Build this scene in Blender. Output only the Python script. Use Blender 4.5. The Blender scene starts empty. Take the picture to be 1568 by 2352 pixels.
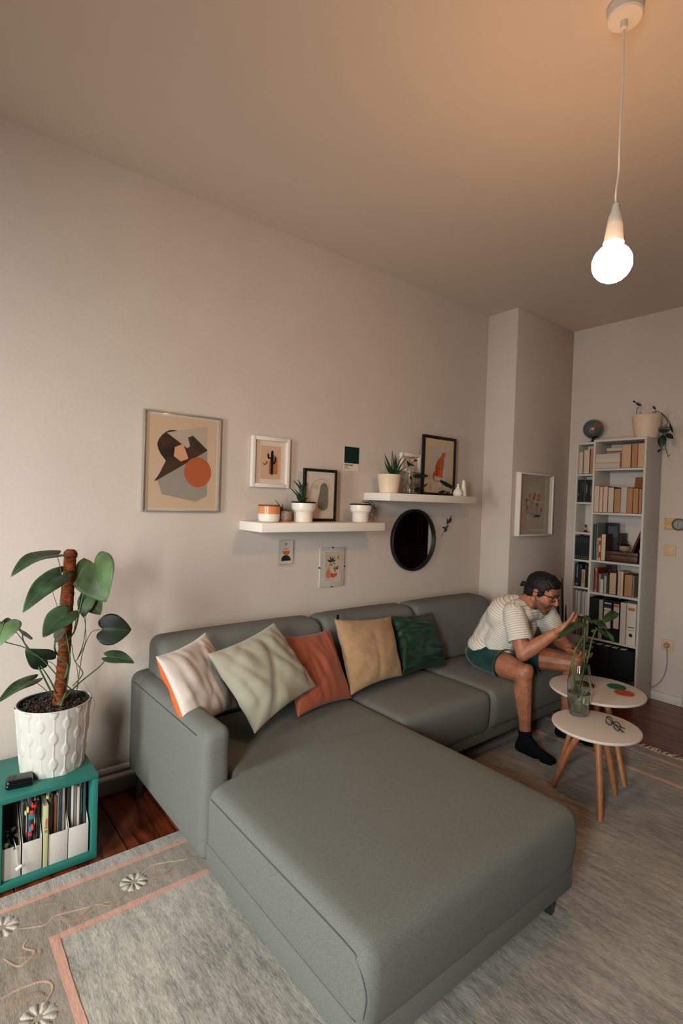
import bpy, bmesh, math, random
import numpy as np
from mathutils import Vector, Matrix, noise

sc = bpy.context.scene
COL = sc.collection
random.seed(7)
PI = math.pi

# ---------------------------------------------------------------- camera
CAMP = Vector((0.04136, -2.68379, 1.46673))
F_ = Vector((0.62861608, 0.77744302, -0.02059529))
R_ = Vector((0.7776208, -0.62790507, 0.03226627))
U_ = Vector((-0.0121533, 0.03629842, 0.99926709))
cam = bpy.data.objects.new('camera', bpy.data.cameras.new('camera'))
COL.objects.link(cam)
cam.matrix_world = Matrix(((R_.x, U_.x, -F_.x, CAMP.x), (R_.y, U_.y, -F_.y, CAMP.y),
                           (R_.z, U_.z, -F_.z, CAMP.z), (0, 0, 0, 1)))
cam.data.sensor_fit = 'VERTICAL'
cam.data.sensor_height = 36
cam.data.lens = 1214.815 / 2352 * 36
cam.data.clip_start = 0.02
sc.camera = cam

# ---------------------------------------------------------------- world, light, exposure
world = bpy.data.worlds.new('world'); sc.world = world; world.use_nodes = True
wb = world.node_tree.nodes['Background']
wb.inputs[0].default_value = (0.62, 0.78, 0.86, 1); wb.inputs[1].default_value = 0.9
sc.view_settings.view_transform = 'Standard'
sc.view_settings.look = 'None'
sc.view_settings.gamma = 1
sc.view_settings.use_curve_mapping = False
sc.view_settings.exposure = -0.42
DAY_W = 73.0
BULB = 235.0
def area(name, loc, rot, sx, sy, power, col):
    l = bpy.data.lights.new(name, 'AREA'); l.shape = 'RECTANGLE'; l.size = sx; l.size_y = sy
    l.energy = power; l.color = col
    o = bpy.data.objects.new(name, l); COL.objects.link(o); o.location = loc; o.rotation_euler = rot
    return o
# daylight of an overcast sky arriving through the two windows in the left wall
TILT = math.radians(-90 + 26)
for y_, k_, w_ in ((-3.0, 1.15, .42), (-1.30, .8, .38)):
    a_ = area('window_daylight', (-1.47, y_, 1.36), (0, TILT, math.radians(33)), 1.6, w_, DAY_W * k_, (0.96, 1.0, 0.95))
    a_.data.spread = math.radians(126)      # sky light falls slantwise, almost none of it rises

# ---------------------------------------------------------------- helpers
ORG = {}
def L1(c):
    c = c / 255.0
    return c / 12.92 if c <= 0.04045 else ((c + 0.055) / 1.055) ** 2.4
def lin(rgb): return (L1(rgb[0]), L1(rgb[1]), L1(rgb[2]), 1)

MATS = {}
def M(name, rgb, rough=0.6, spec=0.4, metal=0.0, var=0.0, vs=8.0, vrgb=None, stretch=(1, 1, 1), bump=0.0, bs=200.0,
      bstretch=(1, 1, 1), sheen=0.0, coat=0.0, trans=0.0, ior=1.45, emit=0.0, rnd=0.0, sss=0.0, alpha=1.0, det=4.0):
    if name in MATS: return MATS[name]
    m = bpy.data.materials.new(name); m.use_nodes = True
    nt = m.node_tree; N = nt.nodes; K = nt.links; b = N['Principled BSDF']
    b.inputs['Base Color'].default_value = lin(rgb); b.inputs['Roughness'].default_value = rough
    b.inputs['Specular IOR Level'].default_value = spec; b.inputs['Metallic'].default_value = metal
    b.inputs['IOR'].default_value = ior; b.inputs['Transmission Weight'].default_value = trans
    b.inputs['Coat Weight'].default_value = coat; b.inputs['Alpha'].default_value = alpha
    if sheen: b.inputs['Sheen Weight'].default_value = sheen; b.inputs['Sheen Roughness'].default_value = 0.5
    if sss: b.inputs['Subsurface Weight'].default_value = sss; b.inputs['Subsurface Scale'].default_value = 0.01; b.inputs['Subsurface Radius'].default_value = (1, .35, .2)
    if emit:
        b.inputs['Emission Color'].default_value = lin(rgb); b.inputs['Emission Strength'].default_value = emit
    tc = N.new('ShaderNodeTexCoord')
    def mapped(st, sc_):
        mp = N.new('ShaderNodeMapping'); mp.inputs['Scale'].default_value = st; K.new(tc.outputs['Object'], mp.inputs[0])
        nz = N.new('ShaderNodeTexNoise'); nz.inputs['Scale'].default_value = sc_; nz.inputs['Detail'].default_value = det
        K.new(mp.outputs[0], nz.inputs['Vector']); return nz
    src = None
    if var or vrgb:
        nz = mapped(stretch, vs)
        rmp = N.new('ShaderNodeValToRGB'); K.new(nz.outputs['Fac'], rmp.inputs[0])
        rmp.color_ramp.elements[0].position = 0.32; rmp.color_ramp.elements[1].position = 0.68
        c2 = vrgb if vrgb else tuple(x * (1 - var) for x in rgb)
        rmp.color_ramp.elements[0].color = lin(c2)
        rmp.color_ramp.elements[1].color = lin(rgb if vrgb else tuple(min(255, x * (1 + var * .6)) for x in rgb))
        src = rmp.outputs[0]; K.new(src, b.inputs['Base Color'])
    if rnd:
        oi = N.new('ShaderNodeObjectInfo'); hs = N.new('ShaderNodeHueSaturation')
        mr = N.new('ShaderNodeMapRange'); mr.inputs[3].default_value = 1 - rnd; mr.inputs[4].default_value = 1 + rnd
        K.new(oi.outputs['Random'], mr.inputs[0]); K.new(mr.outputs[0], hs.inputs['Value'])
        if src: K.new(src, hs.inputs['Color'])
        else: hs.inputs['Color'].default_value = lin(rgb)
        K.new(hs.outputs[0], b.inputs['Base Color'])
    if bump:
        nb = mapped(bstretch, bs); bp = N.new('ShaderNodeBump'); bp.inputs['Strength'].default_value = bump; bp.inputs['Distance'].default_value = 0.004
        K.new(nb.outputs['Fac'], bp.inputs['Height']); K.new(bp.outputs[0], b.inputs['Normal'])
    MATS[name] = m
    return m

class MB:
    def __init__(s): s.v = []; s.f = []; s.m = []; s.mats = []
    def mi(s, m):
        if m is None: return 0
        if m not in s.mats: s.mats.append(m)
        return s.mats.index(m)
    def add(s, vs, fs, m=None):
        o = len(s.v); s.v += [tuple(v) for v in vs]; s.f += [tuple(i + o for i in f) for f in fs]; s.m += [s.mi(m)] * len(fs)
        return s
    def bm(s, b, m=None):
        b.verts.index_update()
        s.add([v.co[:] for v in b.verts], [[v.index for v in f.verts] for f in b.faces], m); b.free(); return s
    def box(s, x0, x1, y0, y1, z0, z1, bev=0.0, m=None, seg=2, mat=None):
        b = bmesh.new(); bmesh.ops.create_cube(b, size=1)
        for v in b.verts: v.co = Vector(((x0 + x1) / 2 + v.co.x * (x1 - x0), (y0 + y1) / 2 + v.co.y * (y1 - y0), (z0 + z1) / 2 + v.co.z * (z1 - z0)))
        if bev: bmesh.ops.bevel(b, geom=b.edges[:], offset=bev, segments=seg, affect='EDGES', profile=.5)
        if mat is not None: b.transform(mat)
        return s.bm(b, m)
    def tube(s, pts, rad, n=8, m=None, smooth=False, cap=True, flat=1.0):
        pts = [Vector(p) for p in pts]
        if not hasattr(rad, '__len__'): rad = [rad] * len(pts)
        if smooth:
            P = []; Rr = []
            for i in range(len(pts) - 1):
                p0 = pts[max(i - 1, 0)]; p1 = pts[i]; p2 = pts[i + 1]; p3 = pts[min(i + 2, len(pts) - 1)]
                for k in range(4):
                    t = k / 4
                    P.append(.5 * ((2 * p1) + (p2 - p0) * t + (2 * p0 - 5 * p1 + 4 * p2 - p3) * t * t + (3 * p1 - p0 - 3 * p2 + p3) * t ** 3))
                    Rr.append(rad[i] * (1 - t) + rad[i + 1] * t)
            P.append(pts[-1]); Rr.append(rad[-1]); pts, rad = P, Rr
        vs = []; fs = []; up = Vector((0.13, 0.21, .97)); pn = None
        for i, p in enumerate(pts):
            d = (pts[min(i + 1, len(pts) - 1)] - pts[max(i - 1, 0)])
            if d.length < 1e-9: d = Vector((0, 0, 1))
            d.normalize()
            a = (pn - d * pn.dot(d)) if pn else d.cross(up)
            if a.length < 1e-4: a = d.cross(Vector((1, 0, 0)))
            a.normalize(); pn = a; c = d.cross(a)
            for k in range(n):
                t = 2 * PI * k / n
                vs.append(p + (a * math.cos(t) + c * math.sin(t) * flat) * rad[i])
        for i in range(len(pts) - 1):
            for k in range(n):
                fs.append((i * n + k, i * n + (k + 1) % n, (i + 1) * n + (k + 1) % n, (i + 1) * n + k))
        if cap: fs.append(tuple(range(n))[::-1]); fs.append(tuple((len(pts) - 1) * n + k for k in range(n)))
        return s.add(vs, fs, m)
    def lathe(s, prof, c=(0, 0, 0), n=32, m=None, axis=(0, 0, 1), fn=None, closed=False, cap0=True):
        c = Vector(c); q = Vector((0, 0, 1)).rotation_difference(Vector(axis)); vs = []; fs = []
        for (r, z) in prof:
            for k in range(n):
                t = 2 * PI * k / n; rr = r + (fn(t, z) if fn else 0)
                vs.append(c + q @ Vector((max(rr, 1e-4) * math.cos(t), max(rr, 1e-4) * math.sin(t), z)))
        L = len(prof)
        for i in range(L if closed else L - 1):
            j = (i + 1) % L
            for k in range(n): fs.append((i * n + k, i * n + (k + 1) % n, j * n + (k + 1) % n, j * n + k))
        if not closed:
            if cap0: fs.append(tuple(range(n))[::-1])
            fs.append(tuple((L - 1) * n + k for k in range(n)))
        return s.add(vs, fs, m)
    def prism(s, pts, off, m=None):
        n = len(pts); off = Vector(off); a = [Vector(p) for p in pts]
        b = bmesh.new(); va = [b.verts.new(p) for p in a]; vb = [b.verts.new(p + off) for p in a]
        for i in range(n): b.faces.new((va[i], va[(i + 1) % n], vb[(i + 1) % n], vb[i]))
        b.faces.new(va[::-1]); b.faces.new(vb)
        bmesh.ops.triangulate(b, faces=[f for f in b.faces if len(f.verts) > 4])
        bmesh.ops.recalc_face_normals(b, faces=b.faces[:])
        return s.bm(b, m)
    def build(s, name, mats=None, parent=None, smooth=30, origin=None):
        org = Vector(ORG.get(parent.name, (0, 0, 0))) if parent else Vector(origin or (0, 0, 0))
        me = bpy.data.meshes.new(name)
        me.from_pydata([(v[0] - org.x, v[1] - org.y, v[2] - org.z) for v in s.v], [], s.f)
        if mats is not None and not isinstance(mats, (list, tuple)): mats = [mats]
        for m in (mats or s.mats): me.materials.append(m)
        if s.mats: me.polygons.foreach_set('material_index', s.m)
        if smooth:
            me.polygons.foreach_set('use_smooth', [True] * len(me.polygons))
            if smooth < 180: me.set_sharp_from_angle(angle=math.radians(smooth))
        me.update()
        o = bpy.data.objects.new(name, me); COL.objects.link(o)
        if parent: o.parent = parent
        else: o.location = org
        ORG[o.name] = tuple(org)
        return o

def tag(o, label=None, cat=None, group=None, kind=None):
    if label: o['label'] = label
    if cat: o['category'] = cat
    if group: o['group'] = group
    if kind: o['kind'] = kind
    return o
def thing(name, label, cat, loc, group=None):
    o = bpy.data.objects.new(name, None); COL.objects.link(o); o.location = loc; o.empty_display_size = .05
    ORG[o.name] = tuple(loc)
    return tag(o, label, cat, group)
def struct(name, mb, mat, parent=None, smooth=30):
    o = mb.build(name, mat, parent, smooth)
    if not parent: o['kind'] = 'structure'
    return o

def axis_coords(a, b, r, k=4, extra=(), step=.08):
    c = [a + r * (1 - math.cos(PI / 2 * i / k)) for i in range(k)] + [b - r * (1 - math.cos(PI / 2 * i / k)) for i in range(k)]
    n = max(1, int((b - a - 2 * r) / step)); c += [a + r + (b - a - 2 * r) * i / n for i in range(n + 1)]
    c += list(extra); c = sorted(set(round(x, 5) for x in c)); return c
def rblock(mb, x0, x1, y0, y1, z0, z1, r, fn=None, ex=((), (), ()), step=.08, m=None, k=4):
    """box with round edges on a fine grid; fn(p) may push points about"""
    A = [axis_coords(x0, x1, r, k, ex[0], step), axis_coords(y0, y1, r, k, ex[1], step), axis_coords(z0, z1, r, k, ex[2], step)]
    lo = (x0, y0, z0); hi = (x1, y1, z1); idx = {}; vs = []; fs = []
    def V(p):
        key = tuple(round(c, 5) for c in p)
        if key in idx: return idx[key]
        P = Vector(p); q = Vector([min(max(P[i], lo[i] + r), hi[i] - r) for i in range(3)]); d = P - q
        if d.length > 1e-9: P = q + d.normalized() * r
        if fn: P = Vector(fn(P))
        idx[key] = len(vs); vs.append(P); return idx[key]
    for ax in range(3):
        u, w = [(1, 2), (2, 0), (0, 1)][ax]
        for side in (0, 1):
            for i in range(len(A[u]) - 1):
                for j in range(len(A[w]) - 1):
                    q = []
                    for (a, b) in ((i, j), (i + 1, j), (i + 1, j + 1), (i, j + 1)):
                        p = [0, 0, 0]; p[ax] = hi[ax] if side else lo[ax]; p[u] = A[u][a]; p[w] = A[w][b]; q.append(V(p))
                    fs.append(tuple(q) if side else tuple(q[::-1]))
    return mb.add(vs, fs, m)

def bez(pts, n=6):
    P = [Vector(p) for p in pts]; o = []
    for i in range(len(P) - 1):
        p0 = P[max(i - 1, 0)]; p1 = P[i]; p2 = P[i + 1]; p3 = P[min(i + 2, len(P) - 1)]
        for k in range(n):
            t = k / n
            o.append(.5 * ((2 * p1) + (p2 - p0) * t + (2 * p0 - 5 * p1 + 4 * p2 - p3) * t * t + (3 * p1 - p0 - 3 * p2 + p3) * t ** 3))
    o.append(P[-1]); return o

def nz(x, y=0., z=0.): return noise.noise(Vector((x, y, z)))

def leaf_mesh(mb, base, tip, width, facing, shape='heart', fold=.25, droop=.12, m=None, nu=12, nv=6, curl=0.0, thick=.0012, vein=None):
    base = Vector(base); tip = Vector(tip); L = (tip - base).length; d = (tip - base).normalized()
    n = Vector(facing); n = (n - d * n.dot(d)).normalized(); s = d.cross(n)
    vs = []; fs = []
    for i in range(nu + 1):
        t = i / nu
        if shape == 'heart':
            w = max(0, math.sin(PI * min(1, t * .93 + .07) ** .62)) ** .72; w = max(w, .02)
        elif shape == 'oval': w = max(math.sin(PI * t) ** .7, .04)
        else: w = max((1 - t) ** .6 * min(1, .6 + t * 3), .03)
        for j in range(-nv, nv + 1):
            a = j / nv
            bk = -.21 * L * math.sin(PI * min(1, abs(a) * .80)) ** .8 * max(0, 1 - t * 2.4) ** 1.2 if shape == 'heart' else 0
            p = base + d * (t * L + bk) + s * (a * w * width / 2) + n * (abs(a) * fold * w * width / 2 - droop * L * (t - .35) ** 2 * 1.6 + .02 * L * math.sin(7 * t + 3 * a) * abs(a) - curl * L * t ** 3)
            vs.append(p)
    W = 2 * nv + 1
    for i in range(nu):
        for j in range(W - 1): fs.append((i * W + j, i * W + j + 1, (i + 1) * W + j + 1, (i + 1) * W + j))
    N0 = len(vs); back = [v - n * thick for v in vs]
    ff = list(fs) + [tuple(x + N0 for x in f[::-1]) for f in fs]
    rim = [i for i in range(W)] + [i * W + W - 1 for i in range(1, nu + 1)] + [nu * W + j for j in range(W - 2, -1, -1)] + [i * W for i in range(nu - 1, 0, -1)]
    for a, b in zip(rim, rim[1:] + rim[:1]): ff.append((b, a, a + N0, b + N0))
    mb.add(vs + back, ff, m)
    if vein is not None:
        mb.tube([base + d * (L * t) + n * (-droop * L * (t - .35) ** 2 * 1.6 - curl * L * t ** 3 + thick) for t in (0, .2, .4, .6, .8, .95)], [.0018, .0014, .0011, .0009, .0007, .0004], 5, m=vein)
    return mb
TOCAM = Vector((-.63, -.77, .1))

# ---------------------------------------------------------------- materials
WALL = M('wall_paint', (200, 187, 178), .85, .2, bump=.25, bs=60, var=.015, vs=3)
CEIL = M('ceiling_paint', (212, 199, 187), .9, .1, bump=.15, bs=40)
TRIM = M('trim_paint', (200, 193, 185), .45, .4)
SHADEW = M('white_laminate', (196, 189, 181), .4, .4)
FAB = M('sofa_fabric', (112, 113, 108), .95, .1, var=.13, vs=480, det=2, bump=.5, bs=900)
BLACK = M('black_plastic', (10, 15, 17), .4, .4)
BLACKM = M('black_matte', (12, 18, 20), .7, .3)
WHITEG = M('white_glaze', (226, 216, 205), .25, .5)
WHITEM = M('white_matt', (222, 214, 205), .6, .3)
def glass_mat(name, tint=(240, 250, 248), rough=.02):
    if name in MATS: return MATS[name]
    m = bpy.data.materials.new(name); m.use_nodes = True; nt = m.node_tree; N = nt.nodes; K = nt.links
    b = N['Principled BSDF']; b.inputs['Base Color'].default_value = lin(tint); b.inputs['Roughness'].default_value = rough
    b.inputs['Transmission Weight'].default_value = 1; b.inputs['IOR'].default_value = 1.45
    MATS[name] = m; return m
def pane_mat(name, refl=.08, rough=.03):
    """thin flat picture glass: mostly clear, with a fresnel sheen"""
    if name in MATS: return MATS[name]
    m = bpy.data.materials.new(name); m.use_nodes = True; nt = m.node_tree; N = nt.nodes; K = nt.links
    N.remove(N['Principled BSDF']); out = N['Material Output']
    t = N.new('ShaderNodeBsdfTransparent'); g = N.new('ShaderNodeBsdfGlossy'); g.inputs['Roughness'].default_value = rough
    mx = N.new('ShaderNodeMixShader'); fr = N.new('ShaderNodeFresnel'); fr.inputs[0].default_value = 1.5
    mth = N.new('ShaderNodeMath'); mth.operation = 'MULTIPLY'; mth.inputs[1].default_value = refl / .04
    K.new(fr.outputs[0], mth.inputs[0])
    ge = N.new('ShaderNodeNewGeometry'); iv = N.new('ShaderNodeMath'); iv.operation = 'SUBTRACT'; iv.inputs[0].default_value = 1; K.new(ge.outputs['Backfacing'], iv.inputs[1])
    m2 = N.new('ShaderNodeMath'); m2.operation = 'MULTIPLY'; K.new(mth.outputs[0], m2.inputs[0]); K.new(iv.outputs[0], m2.inputs[1]); K.new(m2.outputs[0], mx.inputs[0]); K.new(t.outputs[0], mx.inputs[1]); K.new(g.outputs[0], mx.inputs[2]); K.new(mx.outputs[0], out.inputs[0])
    MATS[name] = m; return m
GLASS = glass_mat('clear_glass'); PANE = pane_mat('picture_glass', .05)
WATER = glass_mat('water', (238, 242, 240)); WATER.node_tree.nodes['Principled BSDF'].inputs['IOR'].default_value = 1.33
LEAFM = [M('leaf_dark', (30, 46, 32), .5, .5, var=.35, vs=14), M('leaf_mid', (52, 76, 52), .5, .5, var=.3, vs=14), M('leaf_light', (72, 94, 56), .5, .5, var=.22, vs=12), M('leaf_brown', (82, 84, 62), .5, .3, var=.2)]
STEM = M('stem_green', (70, 100, 58), .45, .4, var=.25, vs=20)
VEIN = M('leaf_vein', (96, 122, 78), .5, .3)
SUCC = M('succulent_green', (32, 58, 34), .4, .4, var=.4, vs=60)
DKLEAF = M('dark_leaf', (14, 34, 24), .4, .4, var=.2, vs=30)

def wood_mat(name, c1, c2, axis='y', rough=.4, scale=6, rnd=.15, spec=.4, coat=0):
    if name in MATS: return MATS[name]
    m = bpy.data.materials.new(name); m.use_nodes = True; nt = m.node_tree; N = nt.nodes; K = nt.links
    b = N['Principled BSDF']; b.inputs['Roughness'].default_value = rough; b.inputs['Specular IOR Level'].default_value = spec; b.inputs['Coat Weight'].default_value = coat; b.inputs['Coat Roughness'].default_value = .2
    tc = N.new('ShaderNodeTexCoord'); mp = N.new('ShaderNodeMapping'); oi = N.new('ShaderNodeObjectInfo')
    st = {'x': (.07, 1, 1), 'y': (1, .07, 1), 'z': (1, 1, .07)}[axis]
    ad = N.new('ShaderNodeVectorMath'); ad.operation = 'ADD'; sc_ = N.new('ShaderNodeVectorMath'); sc_.operation = 'SCALE'; sc_.inputs[3].default_value = 37.0
    cb = N.new('ShaderNodeCombineXYZ'); K.new(oi.outputs['Random'], cb.inputs[0]); K.new(oi.outputs['Random'], cb.inputs[1]); K.new(cb.outputs[0], sc_.inputs[0])
    K.new(tc.outputs['Object'], ad.inputs[0]); K.new(sc_.outputs[0], ad.inputs[1]); K.new(ad.outputs[0], mp.inputs[0]); mp.inputs['Scale'].default_value = st
    n1 = N.new('ShaderNodeTexNoise'); n1.inputs['Scale'].default_value = scale; n1.inputs['Detail'].default_value = 3; n1.inputs['Distortion'].default_value = 1.2
    K.new(mp.outputs[0], n1.inputs['Vector'])
    n2 = N.new('ShaderNodeTexNoise'); n2.inputs['Scale'].default_value = scale * 22; n2.inputs['Detail'].default_value = 2; K.new(mp.outputs[0], n2.inputs['Vector'])
    w = N.new('ShaderNodeMath'); w.operation = 'MULTIPLY'; w.inputs[1].default_value = 9; K.new(n1.outputs['Fac'], w.inputs[0])
    fr = N.new('ShaderNodeMath'); fr.operation = 'PINGPONG'; fr.inputs[1].default_value = .5; K.new(w.outputs[0], fr.inputs[0])
    mu = N.new('ShaderNodeMath'); mu.operation = 'MULTIPLY_ADD'; mu.inputs[1].default_value = .5; K.new(n2.outputs['Fac'], mu.inputs[0]); K.new(fr.outputs[0], mu.inputs[2])
    rp = N.new('ShaderNodeValToRGB'); rp.color_ramp.elements[0].position = .2; rp.color_ramp.elements[1].position = .75
    rp.color_ramp.elements[0].color = lin(c2); rp.color_ramp.elements[1].color = lin(c1); K.new(mu.outputs[0], rp.inputs[0])
    hs = N.new('ShaderNodeHueSaturation'); mr = N.new('ShaderNodeMapRange'); mr.inputs[3].default_value = 1 - rnd; mr.inputs[4].default_value = 1 + rnd
    K.new(oi.outputs['Random'], mr.inputs[0]); K.new(mr.outputs[0], hs.inputs['Value']); K.new(rp.outputs[0], hs.inputs['Color']); K.new(hs.outputs[0], b.inputs['Base Color'])
    bp = N.new('ShaderNodeBump'); bp.inputs['Strength'].default_value = .25; bp.inputs['Distance'].default_value = .002; K.new(mu.outputs[0], bp.inputs['Height']); K.new(bp.outputs[0], b.inputs['Normal'])
    MATS[name] = m; return m
FLOORW = wood_mat('floor_pine', (118, 52, 25), (50, 21, 11), 'y', .34, 5, .14, coat=.25)
OAK = wood_mat('oak_leg', (178, 118, 76), (150, 94, 58), 'z', .45, 34, .08)
DARKW = wood_mat('dark_wood', (74, 40, 22), (40, 22, 14), 'z', .4, 8, .1)
PINE = wood_mat('light_wood', (210, 176, 128), (190, 150, 104), 'y', .5, 8, .05)
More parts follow.
